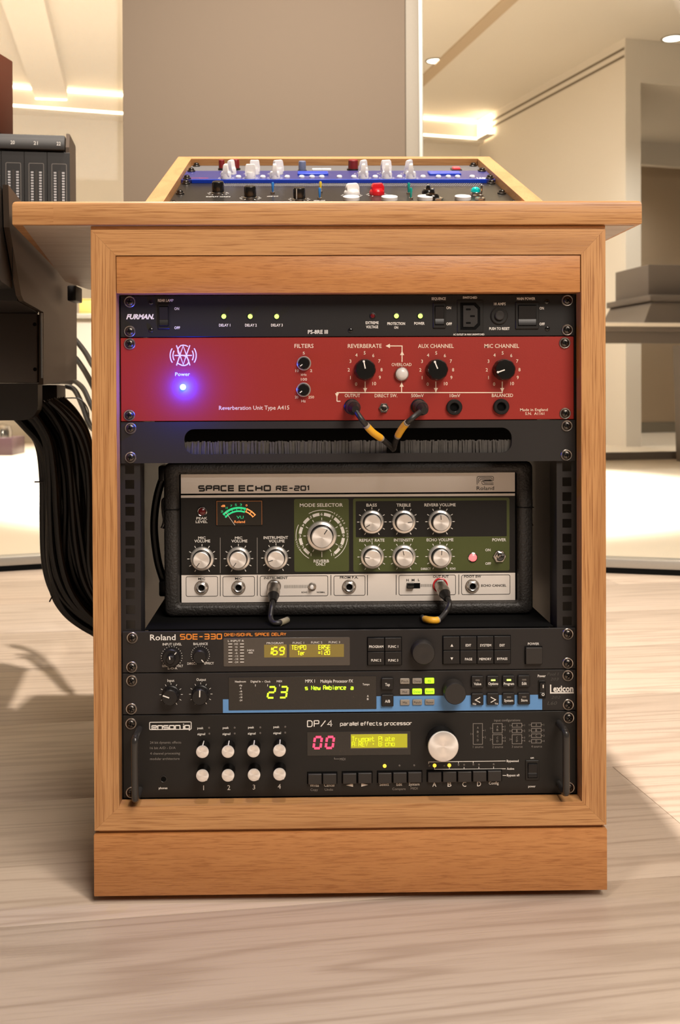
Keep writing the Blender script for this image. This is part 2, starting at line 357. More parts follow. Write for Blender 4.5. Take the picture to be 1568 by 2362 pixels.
def _round(p, r):
    closed = p[0] == p[-1] and len(p) > 3; q = [Vector(a) for a in p]; out = []
    idx = range(len(q) - 1) if closed else range(len(q))
    for i in idx:
        if not closed and i in (0, len(q) - 1): out.append(tuple(q[i])); continue
        a = q[i - 1] if i else q[-2]; b = q[i]; c = q[i + 1]
        ra = min(r, (a - b).length / 2); rc = min(r, (c - b).length / 2)
        p0 = b + (a - b).normalized() * ra; p1 = b + (c - b).normalized() * rc
        for t in (0, .33, .67, 1): out.append(tuple((1 - t) ** 2 * p0 + 2 * t * (1 - t) * b + t * t * p1))
    if closed: out.append(out[0])
    return out
def ST(m, body, a, b, h, wd, r=0.9, y=-0.15, mi=0, gap=1.7, ital=0.0, fixed=False):
    """squared stroke lettering between the points a and b; height h, stroke width wd"""
    x = 0.0; runs = []
    for ch in body:
        if ch == ' ': x += 4 + gap if fixed else 3.2; continue
        mxx = 0
        for tok in GL[ch].split('/'):
            sharp = tok.startswith('!'); p = _pts(tok.lstrip('!')); mxx = max(mxx, max(q[0] for q in p))
            p = p if sharp else _round(p, r); runs.append([(q[0] + x, q[1]) for q in p])
        x += (4 if fixed else mxx) + gap
    tot = x - gap; sx = (b[0] - a[0] - wd) / tot; sz = (h - wd) / 6; zc = (a[1] + b[1]) / 2
    for rn in runs: m.stroke([(a[0] + wd / 2 + q[0] * sx + ital * q[1] * sz, zc + (q[1] - 3) * sz) for q in rn], wd, y, mi)
SEG = {'0': 'abcdef', '1': 'bc', '2': 'abged', '3': 'abgcd', '6': 'afgedc', '9': 'abcdfg'}
def seg7(m, ch, x0, x1, zc, h, wd, ital=0.12, y=-0.15, mi=0):
    g = wd * .30; hh = h / 2 - wd / 2
    L_ = {'a': ((x0 + g, hh), (x1 - g, hh)), 'd': ((x0 + g, -hh), (x1 - g, -hh)), 'g': ((x0 + g, 0), (x1 - g, 0)), 'f': ((x0, hh - g), (x0, g)), 'b': ((x1, hh - g), (x1, g)), 'e': ((x0, -g), (x0, -hh + g)), 'c': ((x1, -g), (x1, -hh + g))}
    for s_ in SEG[ch]:
        (ax, az), (bx, bz) = L_[s_]; m.stroke([(ax + az * ital, zc + az), (bx + bz * ital, zc + bz)], wd, y, mi)

# ------------------------------------------------------------------ shared meshes of small parts
def rack_screw_mesh():
    m = MB(); m.lathe(0, 0, [(6.1, 0), (6.1, -.7), (5.6, -1.3), (4.6, -1.2), (4.3, -1.0)], 24, cap=False)
    m.lathe(0, 0, [(4.5, -.6), (4.5, -2.0), (3.9, -3.0), (2.6, -3.6), (0.6, -3.75)], 24, mi=1)
    for a in (0, 90):
        c, s_ = math.cos(R(a + 20)), math.sin(R(a + 20))
        q = [(-2.7, -.55), (2.7, -.55), (2.7, .55), (-2.7, .55)]; m.prism([(x * c - z * s_, x * s_ + z * c) for x, z in q], -2.6, -3.85, 2)
    return m.mesh('rack_screw', [steel, gunmetal, deep])
SCREW = rack_screw_mesh()
def small_screw_mesh():
    m = MB(); m.lathe(0, 0, [(2.6, 0), (2.6, -.5), (1.8, -1.2), (.4, -1.4)], 16)
    for a in (10, 100):
        c, s_ = math.cos(R(a)), math.sin(R(a)); m.prism([(x * c - z * s_, x * s_ + z * c) for x, z in ((-1.3, -.3), (1.3, -.3), (1.3, .3), (-1.3, .3))], -.8, -1.45, 1)
    return m.mesh('small_screw', [gloss, deep])
SSCREW = small_screw_mesh()
def led_mesh(name, r, mat, hgt=1.6, ring=True):
    m = MB()
    if ring: m.lathe(0, 0, [(r * 1.5, 0), (r * 1.5, -.3), (r * 1.1, -.5), (r * 1.05, -.2)], 18, mi=1, cap=False)
    m.lathe(0, 0, [(r, 0), (r, -hgt * .5), (r * .8, -hgt * .85), (r * .35, -hgt)], 16)
    return m.mesh(name, [mat, plastic])
LEDG = led_mesh('led', 2.4, led_g); LEDRD = led_mesh('led', 2.4, led_rd)
def knob_line(r0, r1, wd, y, mat, nm='pointer'):
    m = MB(); m.box(-wd / 2, wd / 2, y, y - .25, r0, r1); return m.mesh(nm, mat)

def D(v): return v * .4587      # print sizes are noted in steps of 0.4587 mm
RZ = 101.5; UH = 44.45
def rack_unit(name, label, u0, u1, mat, depth=240, x0=-241.3, x1=241.3, chassis=True, cat='rack unit'):
    z0, z1 = RZ + u0 * UH, RZ + u1 * UH
    t = Thing(name, label, cat, (0, 0, z0)); t.z0, t.z1 = z0, z1
    if mat:
        m = MB(); m.slab(x0, x1, z0 + .4, z1 - .4, 3, 0, .8, .5); t.part('front_panel', m, mat)
    if chassis:
        m = MB(); m.box(-215, 215, 3.05, depth, z0 + 1, z1 - 1.6); t.part('chassis', m, blk)
    return t
def screws(t, pts):
    for p in pts: t.put('rack_screw', SCREW, (max(-234.6, min(234.6, p[0])), 0, max(t.z0 + 6.6, min(t.z1 - 6.6, p[1]))), random.uniform(0, 90))
def rocker(t, name, x0, x1, z0, z1, fx, fz, mat=plastic, frame=blk3, tilt=1.0):
    m = MB(); m.slab(x0 - fx, x1 + fx, z0 - fz, z1 + fz, 0, -1.4, 1.0, .5); f = t.part(name, m, frame)
    q = MB(); zm = z0 + (z1 - z0) * .3
    q.box(x0 - .6, x1 + .6, 0, -1.45, z0 - .6, z1 + .6, mi=1)
    pr = [(-1.4, z0), (-2.3, z0 + .4), (-2.1, zm), (-1.9, zm + .3), (-3.6 * tilt, z1 - .5), (-1.4, z1)]
    q.add([(x, y, z) for x in (x0, x1) for y, z in pr], [tuple(range(6))[::-1], tuple(range(6, 12))] + [(i, (i + 1) % 6, 6 + (i + 1) % 6, 6 + i) for i in range(6)])
    o = bpy.data.objects.new('rocker', q.mesh('rocker', [mat, deep], t.org)); C.objects.link(o); o.parent = f
    return f
def textpart(t, m, mat, name='lettering', label=None, gap=7.0):
    """print: every group of neighbouring words or lines becomes a part of its own"""
    par = list(range(len(m.v)))
    def find(i):
        while par[i] != i: par[i] = par[par[i]]; i = par[i]
        return i
    for f in m.f:
        for i in f[1:]: par[find(i)] = find(f[0])
    comp = {}
    for i, v in enumerate(m.v):
        c = comp.setdefault(find(i), [v[0], v[0], v[2], v[2]]); c[0] = min(c[0], v[0]); c[1] = max(c[1], v[0]); c[2] = min(c[2], v[2]); c[3] = max(c[3], v[2])
    ks = list(comp); grp = {k: k for k in ks}
    def fg(k):
        while grp[k] != k: k = grp[k]
        return k
    for i, a in enumerate(ks):
        A = comp[a]
        for b in ks[i + 1:]:
            B = comp[b]
            if max(A[0] - B[1], B[0] - A[1]) < gap and max(A[2] - B[3], B[2] - A[3]) < gap * .55: grp[fg(b)] = fg(a)
    out = {}
    for f, mi in zip(m.f, m.m): out.setdefault(fg(find(f[0])), []).append(f)
    for fs in out.values():
        q = MB(); mp = {}
        for f in fs:
            for i in f:
                if i not in mp: mp[i] = len(q.v); q.v.append(m.v[i])
            q.f.append(tuple(mp[i] for i in f)); q.m.append(0)
        t.part(name, q, mat, label, smooth=False, recalc=False)

# =================================================================== SETTING
m = MB(); m.box(-3000, 3000, -2200, 2250, -30, -3); single('floor', m, deep, kind='structure'); fl = bpy.data.objects['floor']
fa = R(7.3)
def planks():
    W_, L_ = 327.0, 2300.0
    me = {}
    for k in range(-7, 7):
        v0 = 306 + W_ * (k - 1); off = 430 if k == 0 else (1300 if k < 0 else 430 + ((k * 1311) % 1700) - 850)
        for j in range(-3, 3):
            u0 = off + j * L_
            cx, cy = u0 + L_ / 2, v0 + W_ / 2
            X = cx * math.cos(fa) - cy * math.sin(fa); Y = cx * math.sin(fa) + cy * math.cos(fa)
            if abs(X) > 2900 or Y < -2300 or Y > 2150: continue
            if 'm' not in me:
                b = MB(); b.box(-L_ / 2 + .3, L_ / 2 - .3, -W_ / 2 + .3, W_ / 2 - .3, -3, 0, .35); me['m'] = b.mesh('plank', floor_wood)
            o = bpy.data.objects.new('plank', me['m']); C.objects.link(o); o.parent = fl; o.location = (X / 1000, Y / 1000, 0); o.rotation_euler = (0, 0, fa)
planks()
# hall floor beyond the glass, a hair higher than the planks; its near edge lies under the sills
m = MB()
hp = [(-3400, 1290), (-837, 2080), (-589, 2165), (278, 2120), (1020, 1900), (3600, 1180), (9000, 1180), (9000, 14500), (-9000, 14500), (-9000, 1290)]
m.add([(x, y, -4) for x, y in hp] + [(x, y, 4) for x, y in hp], [tuple(range(10))[::-1], tuple(range(10, 20))] + [(i, (i + 1) % 10, 10 + (i + 1) % 10, 10 + i) for i in range(10)])
single('floor_hall', m, hallfloor, kind='structure', smooth=False)
# column between the two glass walls
m = MB(); m.box(-584, 278, 2100, 2300, 0, 3000, 3); o = single('wall_back', m, column_m, kind='structure')
m = MB(); m.box(278.5, 318, 2095, 2180, 0, 3000, 2); single('trim_1', m, trim_m, kind='structure')
m = MB(); m.box(318.5, 332, 2100, 2170, 0, 3000, 1); single('trim_2', m, frame_alu, kind='structure')
def glazing(name, a, b):
    d = Vector((b[0] - a[0], b[1] - a[1])); ang = math.atan2(d.y, d.x); ln = d.length
    m = MB(); m.box(0, ln, 20, 32, 34, 3000); o = single(name, m, gm, kind='structure', world=(a[0], a[1], 0), rz=ang)
    s_ = MB(); s_.box(0, ln, -2, 58, 17, 42, 1.5); k = bpy.data.objects.new('sill_rail', s_.mesh('sill_rail', frame_alu)); C.objects.link(k); k.parent = o; k['label'] = 'pale grey sill rail at the foot of the glass'
    s_ = MB(); s_.box(0, ln, -1, 57, 0.2, 16.9); k = bpy.data.objects.new('gasket', s_.mesh('gasket', deep)); C.objects.link(k); k.parent = o; k['label'] = 'black gasket under the sill rail'
dl = Vector((0.943, 0.332)); dr = Vector((0.97, -0.243))
glazing('window_1', (-827 - 0.943 * 2600, 2045 - 0.332 * 2600), (-589, 2128))
glazing('window_2', (320, 2065 - 12), (320 + .96 * 3200, 2053 - .27 * 3200))
# the hall behind: its far corner, turned 15.8 degrees
HC = (2109, 11290, 0); HR = R(15.8); CZ = 3720
def hall(name, mb, mat, kind='structure', **k): return single(name, mb, mat, kind=kind, world=HC, rz=HR, smooth=False, **k)
m = MB(); m.box(-9000, 200, 0, 150, 0, CZ + 100); hall('wall_far', m, wall_m)
m = MB(); m.box(0, 160, -3010, 0, 0, CZ + 60); hall('wall_right', m, wall_m)
m = MB(); m.box(-9000, -8850, -9000, 0, 0, CZ + 60); hall('wall_left', m, wall_m)
m = MB(); m.box(-9000, 5000, -9600, 200, CZ, CZ + 100); hall('ceiling', m, ceil_m)
m = MB(); m.box(-9000, -30, -170, 0, 3410, 3440); hall('trim_3', m, wall_m)      # cove ledge along the far wall
m = MB(); m.box(-9000, -40, -166, -150, 3441, 3468); hall('trim_4', m, cove_m)     # light strip lying on the ledge
m = MB(); m.box(-9000, -40, -22, -4, 3676, 3702); hall('trim_9', m, cove_m)     # and one under the ceiling
BW = (-2460, 9990, 0); BR_ = R(8.7)
m = MB(); m.box(-330, 0, -9000, -120, 3575, CZ - 1); single('trim_5', m, ceil_m, kind='structure', world=BW, rz=BR_, smooth=False)   # beam
m = MB(); m.box(-325, -5, -112, -100, 3560, 3572); single('trim_6', m, cove_m, kind='structure', world=BW, rz=BR_, smooth=False)
m = MB(); m.box(-120, -20, -420, -4, 3440, 3452); hall('trim_10', m, wall_m)
m = MB(); m.box(-60, -44, -400, -60, 3453, 3690); hall('trim_11', m, cove_m)
m = MB(); m.box(-60, 60, -9000, 300, CZ - 20, CZ - 1); single('trim_7', m, alcove_m, kind='structure', world=(1250, 9640, 0), rz=R(11.2), smooth=False)  # ceiling strip
# lowered ceiling and alcove at the right
m = MB(); m.box(160, 4200, -3010, -900, 3330, CZ - 1); hall('ceiling_alcove', m, wall_m)
m = MB(); m.box(160, 4200, -1000, -900, 3080, 3330); hall('trim_8', m, wall_m)
m = MB(); m.box(160, 4200, -420, -300, 0, 3330); hall('wall_alcove', m, alcove_m)
m = MB(); m.box(160, 4200, -436, -421, 0, 130); hall('baseboard_alcove', m, trim_m)
# slot diffuser along the top of the right wall
t = Thing('slot_diffuser', 'long twin-slot air diffuser along the top of the pale right wall', 'air vent', (0, 0, 0), (0, 0, HR), HC)
for k in range(2):
    m = MB(); m.box(-6, 0, -3000, -60, CZ - 104 - k * 70, CZ - 80 - k * 70); t.part('slot', m, slot_m)
m = MB(); m.box(-3.5, 0, -3005, -50, CZ - 190, CZ - 70); t.part('frame', m, wall_m)
def downlight(px, label):
    t = Thing('downlight', label, 'ceiling light', (px[0], px[1], px[2]), group='round downlights in the hall')
    m = MB()
    n = 24
    m.loft([[(px[0] + r * math.cos(2 * math.pi * i / n), px[1] + r * math.sin(2 * math.pi * i / n), px[2] + z) for i in range(n)] for r, z in ((95, 0), (95, -6), (78, -8), (76, -3))]); t.part('trim_ring', m, trim_m)
    m = MB(); m.add([(px[0] + 76 * math.cos(2 * math.pi * i / n), px[1] + 76 * math.sin(2 * math.pi * i / n), px[2] - 3) for i in range(n)], [tuple(range(n))]); t.part('diffuser', m, disc_m)
downlight((1283, 9058, 3719), 'round white ceiling downlight just right of the taupe column')
downlight((2947, 7233, 3329), 'round white downlight in the lowered ceiling at upper right')

# grey keyboard desk standing beyond the right glass
DR = R(9)
t = Thing('keyboard_desk', 'large grey lacquered desk with stepped back beyond the right glass', 'desk', (0, 0, 4), (0, 0, DR), (2700, 6200, 4))
DX = -1800
m = MB(); m.box(DX, 1500, 0, 900, 930, 985, 3); m.box(DX, 1500, -14, 0, 966, 992, 3, mi=1); t.part('desk_top', m, [desk_grey, desk_lite])
m = MB(); m.box(DX + 60, 1460, 30, 60, 850, 929); t.part('apron', m, desk_grey)
m = MB(); m.loft([[(x, y, z) for x, y in q] for z, q in ((986, [(-300, 120), (1400, 120), (1400, 860), (-300, 860)]), (1160, [(-190, 200), (1400, 200), (1400, 860), (-190, 860)]))], 0, True, True); t.part('lower_step', m, desk_grey)
m = MB(); m.box(-215, 1420, 180, 880, 1160, 1205, 4); t.part('ledge', m, desk_grey)
m = MB(); m.box(-150, 1400, 330, 860, 1205, 1440, 5); t.part('upper_block', m, desk_grey)
m = MB(); m.box(190, 1200, 108, 190, 1120, 1150, 4); t.part('pale_strip', m, desk_lite, 'pale cream strip on the grey step')
for x in (100, 1300):
    m = MB(); m.loft([[(x + s_ * hw, 260 + q * hw, z) for s_, q in ((-1, -1), (1, -1), (1, 1), (-1, 1))] for z, hw in ((4, 42), (60, 46), (849, 62))], 0, True, True); t.part('leg', m, desk_grey)
m = MB(); m.box(DX, 1500, 500, 540, 4, 60); t.part('foot_rail', m, desk_grey)
# white counter and a yellow box seen through the gap left of the cabinet
t = Thing('counter', 'white counter against the hall wall, seen left of the cabinet', 'counter', (-1900, 8300, 4))
m = MB(); m.box(-2200, -900, 8300, 8900, 40, 1180, 4); t.part('body', m, pm('counter_grey', (150, 140, 128), .6))
m = MB(); m.box(-2230, -880, 8270, 8930, 1181, 1225, 6); t.part('counter_top', m, frame_alu)
m = MB(); m.box(-2180, -920, 8340, 8880, 4, 40); t.part('plinth', m, slot_m)
yb = pm('yellow_card', (214, 180, 100), 0.6)
t = Thing('yellow_box', 'small yellow box standing on the white counter', 'box', (-1950, 8400, 1226))
m = MB(); m.box(-2015, -1890, 8330, 8600, 1226.5, 1350, 4); t.part('carton', m, yb)
m = MB(); m.box(-2020, -1885, 8325, 8605, 1350.5, 1362, 3); t.part('lid', m, yb)
t = Thing('shiny_case', 'low dark case with shiny rounded lids on the hall floor at far left', 'case', (-2900, 7600, 4))
m = MB(); m.box(-3300, -2420, 7600, 8000, 4, 150, 8); t.part('case_body', m, pm('plum_lacquer', (84, 62, 66), 0.3))
for k in range(4):
    m = MB(); cx = -3180 + k * 210
    m.loft([[(cx + r * math.cos(2 * math.pi * i / 20), 7780 + r * math.sin(2 * math.pi * i / 20), z) for i in range(20)] for r, z in ((80, 151), (80, 200), (66, 240), (30, 262), (4, 268))]); t.part('lid', m, chrome)

# =================================================================== OAK CABINET
t = Thing('rack_cabinet', 'light oak rack cabinet with mitred front frame and plinth, open in front', 'cabinet', (0, 250, 0))
XO, XI, YF = 268.0, 242.4, -20.0
ZB, ZT = 76.0, 701.5; RB = 100.8
def frame_piece(pts, y0, y1): m = MB(); m.prism(pts, y1, y0); return m
iz0, iz1 = RB, 674.7
g = .12
t.part('stile', frame_piece([(-XO, ZB), (-XI, iz0), (-XI, iz1), (-XO, ZT)], YF, -.5), oak_z)
t.part('stile', frame_piece([(XO, ZB), (XO, ZT), (XI, iz1), (XI, iz0)], YF, -.5), oak_z)
t.part('rail', frame_piece([(-XO + g, ZB), (XO - g, ZB), (XI - g, iz0), (-XI + g, iz0)], YF, -.5), oak_x)
t.part('rail', frame_piece([(-XO + g, ZT), (-XI + g, iz1), (XI - g, iz1), (XO - g, ZT)], YF, -.5), oak_x)
m = MB(); m.box(-XI + .5, XI - .5, YF + 1.2, 12, RZ + 12 * UH + .6, iz1 - .5, .5); t.part('header_board', m, oak_fine)
m = MB(); m.box(-XO, XO, YF + .8, 600, ZT + .5, 705.0, .3); t.part('top_strip', m, oak_fine)
for s_ in (-1, 1):
    m = MB(); m.box(s_ * 250, s_ * XO, 0, 600, ZB, ZT, .4); t.part('side_panel', m, oak_z)
    m = MB(); m.box(s_ * 247.6, s_ * 249.8, 1, 590, RB, 680); t.part('side_lining', m, blk, 'black painted inner side')
m = MB(); m.box(-249, 249, 0, 598, ZB, RB - .5); t.part('bottom_board', m, blk)
m = MB(); m.box(-XO + 4, XO - 4, YF + 5, 590, 71.5, ZB - .1); t.part('plinth_fillet', m, oak_x)
m = MB(); m.box(-XO - .6, XO + .2, YF - 2, 596, 8, 72, .8); t.part('plinth', m, oak_fine)
for sx in (-1, 1):
    for y in (60, 520):
        m = MB(); m.loft([[(sx * 200 + r * math.cos(2 * math.pi * i / 16), y + r * math.sin(2 * math.pi * i / 16), z) for i in range(16)] for r, z in ((18, 0.2), (18, 8))], 0, True, True); t.part('foot', m, plastic)
# slotted rack rails
for s_ in (-1, 1):
    m = MB(); a, b = s_ * 222.0, s_ * 247.0; h0, h1 = s_ * 228.2, s_ * 237.8
    y0, y1 = 3.4, 5.6; zt = RZ + 12 * UH
    m.box(a, h0, y0, y1, RZ, zt); m.box(h1, b, y0, y1, RZ, zt); m.box(s_ * 222, s_ * 224, y1, 34, RZ, zt)
    hs = []
    for u in range(12):
        for d in (6.35, 22.225, 38.1): hs.append(RZ + u * UH + d)
    prev = RZ
    for hz in hs: m.box(h0, h1, y0, y1, prev, hz - 4.75); prev = hz + 4.75
    m.box(h0, h1, y0, y1, prev, zt)
    t.part('rack_rail', m, blk2, 'black steel rail with square holes')

# =================================================================== DESK TOP
t = Thing('worktop', 'thick oak desk top with rounded edges over the rack cabinet', 'desk top', (0, 250, 705.6))
def deskslab(pts, z0, z1, r, flags):
    """board whose outline edges are rounded where flagged, square where it meets another board"""
    m = MB(); n = len(pts); P_ = [Vector(p) for p in pts]; loops = []
    def inset(d):
        out = []
        for i in range(n):
            a, b, c = P_[i - 1], P_[i], P_[(i + 1) % n]
            e0 = (b - a).normalized(); e1 = (c - b).normalized(); d0 = d * flags[i - 1]; d1 = d * flags[i]
            n0 = Vector((-e0.y, e0.x)); n1 = Vector((-e1.y, e1.x)); cr = e0.x * e1.y - e0.y * e1.x
            if abs(cr) < .05: out.append(b + n0 * d0); continue
            p = b + n0 * d0; q = b + n1 * d1; k = ((q - p).x * e1.y - (q - p).y * e1.x) / cr; out.append(p + e0 * k)
        return out
    for d, z in [(1.4, z0), (0.4, z0 + .4), (0, z0 + 1.4)] + [(r - r * math.cos(R(a)), z1 - r + r * math.sin(R(a))) for a in (0, 30, 60, 90)]:
        loops.append([(p.x, p.y, z) for p in inset(d)])
    m.loft(loops, 0, True, True); return m
right_pts = [(-305.5, -24), (305, -24), (303, 720), (-398, 720), (-403.0, 668.4), (-366, 500)]
left_pts = [(-347.6, -24), (-305.5, -24), (-366, 500), (-403.0, 668.4), (-415.9, 553.5)]
t.part('board', deskslab(right_pts, 705.6, 730.6, 4.5, (1, 1, 1, 1, 0, 0)), oak_x)
t.part('end_lipping', deskslab(left_pts, 705.6, 730.6, 4.5, (1, 0, 0, 1, 1)), oak_x, 'end strip with its own grain at the left corner')
m = MB(); m.add([(300.0, -16.0, 705.3), (299.0, 700.0, 705.3), (-385.0, 700.0, 705.3), (-406.0, 665.1, 705.3), (-416.3, 530.8, 705.3), (-336.7, -23.9, 705.3)], [(0, 1, 2, 3, 4, 5)]); t.part('underside_veneer', m, underside, 'paler veneer under the overhang', recalc=False)
m = MB(); m.box(-426.1, -412.1, 590, 640, 680.1, 705.1, 2); t.part('bracket', m, plastic, 'black bracket under the rear left corner')

# =================================================================== RACK UNITS
# ---- 1U power conditioner
t = rack_unit('power_conditioner', 'black one-unit power distributor with green lights, topmost in the rack', 11, 12, blk)
screws(t, [(-231.3,628.4), (-231.5,596.3), (233.0,628.4), (232.9,596.1)])
for p in [(-208.9,627.4), (-209.1,598.5), (211.2,627.1), (211.6,598.5), (1.9,597.4)]: t.put('small_screw', SSCREW, (p[0], 0, p[1]))
for p in [(-132.1,612.5), (-104.2,612.4), (-76.2,612.3), (50.8,612.4), (76.2,612.3)]: t.put('led', LEDG, (p[0], 0, p[1]), label='lit green indicator')
p = (25.5,612.5); t.put('led', LEDRD, (p[0], 0, p[1]), label='dark red indicator')
def rk(name, tl, br, fx, fz, **k): return rocker(t, name, tl[0], br[0], br[1], tl[1], fx, fz, **k)
rk('rocker_switch', (-199.8,622.8), (-190.8,602.6), 1.83, 3.21); rk('rocker_switch', (91.9,622.4), (101.0,603.0), 2.29, 3.67); rk('rocker_switch', (180.6,623.0), (199.1,601.8), 3.21, 3.67)
a, b = (115.4,629.2), (143.1,594.6)
m = MB(); m.slab(a[0], b[0], b[1], a[1], 0, -.9, .8, .4); soc = t.part('power_socket', m, blk3, 'three-pin outlet')
cx, cz = (a[0] + b[0]) / 2, (a[1] + b[1]) / 2
def iec(hw, hh, k): return [(cx - hw, cz - hh), (cx + hw - k, cz - hh), (cx + hw, cz - hh + k), (cx + hw, cz + hh - k), (cx + hw - k, cz + hh), (cx - hw, cz + hh)]
m = MB(); m.prism(iec(10.6, 14.4, 5), -.5, -1.1); q = m.mesh('socket_well', deep, t.org); o = bpy.data.objects.new('socket_well', q); C.objects.link(o); o.parent = soc
m = MB(); m.prism(iec(7.6, 11.4, 4), -.5, -1.9)
for dx, dz in ((-2.2, 7.2), (2.2, 0), (-2.2, -7.2)): m.slab(cx + dx - 2.6, cx + dx + 2.6, cz + dz - 1, cz + dz + 1, -1.8, -2.0, .6, .1, mi=1)
o = bpy.data.objects.new('socket_core', m.mesh('socket_core', [plastic_g, deep], t.org)); C.objects.link(o); o.parent = soc
p = (160.2,612.5); m = MB(); m.lathe(p[0], p[1], [(9.2, 0), (9.2, -1.2), (8.2, -1.8), (6, -1.6)], 28, cap=True); br = t.part('breaker', m, blk3)
m = MB(); m.lathe(p[0], p[1], [(5, -1.5), (5, -3.6), (4.2, -4.2), (1, -4.0)], 24); o = bpy.data.objects.new('breaker_button', m.mesh('breaker_button', plastic_g, t.org)); C.objects.link(o); o.parent = br
m = MB()
for s_, a, b, h in [('REAR LAMP', (-201.6,629.7), (-185.1,629.6), 2.75), ('ON', (-184.3,620.9), (-179.2,620.9), 2.75), ('OFF', (-184.4,600.7), (-178.4,600.7), 2.75), ('DELAY 1', (-137.2,603.3), (-125.3,603.3), 2.75), ('DELAY 2', (-109.7,603.2), (-97.3,603.2), 2.75), ('DELAY 3', (-82.2,603.2), (-69.8,603.1), 2.75),
                    ('EXTREME', (18.1,605.4), (31.9,605.3), 2.75), ('VOLTAGE', (18.5,601.0), (31.4,600.9), 2.75), ('PROTECTION', (41.1,604.4), (60.0,604.3), 2.75), ('ON', (48.4,600.2), (52.6,600.2), 2.52), ('POWER', (69.7,604.5), (80.7,604.5), 2.75),
                    ('SEQUENCE', (88.2,630.7), (103.4,630.6), 2.75), ('ON', (103.9,621.0), (108.9,620.9), 2.75), ('OFF', (103.8,603.9), (109.8,603.9), 2.75), ('SWITCHED', (121.5,631.7), (136.7,631.7), 2.29), ('AC OUTLET 3A MAX UNSWITCHED', (111.2,592.6), (144.4,592.5), 1.83),
                    ('10 AMPS', (154.7,624.9), (167.2,624.9), 2.75), ('PUSH TO RESET', (149.5,598.7), (171.3,598.6), 2.75), ('MAIN POWER', (179.2,630.4), (198.7,630.3), 2.75), ('ON', (203.3,620.2), (207.9,620.2), 2.75), ('OFF', (203.2,603.4), (208.8,603.4), 2.75), ('PS-8RE III', (-43.2,595.9), (-22.0,595.8), 3.90)]:
    T(m, s_, a, b, h, .02)
T(m, 'FURMAN.', (-235.1,612.6), (-205.8,612.5), 4.82, .045, .3)
textpart(t, m, white_ink)

# ---- 2U red reverb unit
t = rack_unit('reverb_unit', 'red two-unit reverberation unit with glowing blue power light', 9, 11, red, x1=239.8)
screws(t, [(-231.6,584.0), (-232.5,508.3), (230.1,583.2), (230.4,507.9)])
def fluted(r0, r1, h, n):
    f = lambda a: 1 - .035 * (.5 + .5 * math.cos(n * a)) ** 3
    m = MB(); m.lathe(0, 0, [(r0, 0), (r0, -2.5), (r1 * 1.02, -3.6), (r1, -h + 2), (r1 * .9, -h + .4), (r1 * .5, -h), (.6, -h)], 54, mod=f); return m
BK = fluted(11.5, 11.0, 14, 9).mesh('knob', gloss)
BKP = knob_line(1, 8.2, 1.2, -14, white_ink); BKD = MB().lathe(0, 8.6, [(1.2, -13.2), (1.2, -14.1), (.4, -14.4)], 12).mesh('pointer_dot', white_ink)
for p, a in [((16.9,555.5), -12), ((93.0,555.1), -22), ((164.2,554.9), 251)]:
    k = t.put('knob', BK, (p[0], 0, p[1]), a); sub(k, 'pointer', BKP); sub(k, 'pointer_dot', BKD)
m = MB(); m.lathe(0, 0, [(7.6, 0), (7.6, -1.6), (7.0, -2.2), (6.2, -2.0)], 28, mi=1, cap=False); m.lathe(0, 0, [(6.3, 0), (6.0, -6), (5, -7.2), (1, -7.3)], 28)
FK = m.mesh('filter_knob', [gloss, alu_ring]); FKP = knob_line(2.2, 5.2, .9, -7.1, white_ink)
for p in ((-47.5,562.6), (-48.0,534.6)):
    k = t.put('filter_knob', FK, (p[0], 0, p[1]), 232); sub(k, 'pointer', FKP)
p = (56.1,550.7); m = MB(); m.lathe(p[0], p[1], [(7.6, 0), (7.6, -2.5), (7.1, -3.2), (6.5, -2.8)], 28, mi=1, cap=False); m.lathe(p[0], p[1], [(6.6, -.5), (6.4, -3.5), (5, -5.2), (2.5, -6.0), (.5, -6.2)], 24); t.part('overload_lens', m, [pearl, chrome], 'white domed lens in a chrome ring')
p = (-175.6,537.9); m = MB(); m.lathe(p[0], p[1], [(3.4, 0), (3.4, -1), (2.8, -1.4)], 18, mi=1, cap=False); m.lathe(p[0], p[1], [(2.7, 0), (2.7, -2.4), (2.0, -3.8), (.5, -4.4)], 18); lb = t.part('power_led', m, [led_b, pearl], 'lit blue light')
pl = bpy.data.lights.new('blue_led_lamp', 'POINT'); pl.energy = 0.7; pl.color = (0.0, 0.03, 1.0); pl.shadow_soft_size = .003
po = bpy.data.objects.new('blue_led_lamp', pl); C.objects.link(po); po.location = (p[0] / 1000, -.0145, p[1] / 1000)
m = MB(); m.lathe(0, 0, [(8.4, 0), (8.4, -3.2), (7.6, -4), (5.2, -4), (4.6, -3.4), (4.4, -1)], 28, cap=False); m.lathe(0, 0, [(4.6, -.6), (.5, -.6)], 20, mi=1); RJ = m.mesh('jack_socket', [plastic, deep])
for p in ((3.0,516.4), (74.0,516.1), (111.8,515.4), (161.8,515.7)): t.put('jack_socket', RJ, (p[0], 0, p[1]))
p = (37.1,514.9); m = MB(); m.lathe(p[0], p[1], [(5.6, 0), (5.6, -1.8), (5.2, -2.2), (3.6, -2.2)], 6, cap=False); m.lathe(p[0], p[1], [(3.7, -1), (3.7, -3.6), (3.2, -4), (2.4, -3.6)], 18, cap=True); m.lathe(p[0], p[1] - .5, [(1.5, -3.5), (1.5, -6), (1.9, -8.5), (1.2, -9.4)], 14, mi=1); t.part('toggle_switch', m, [chrome, gunmetal])
m = MB()
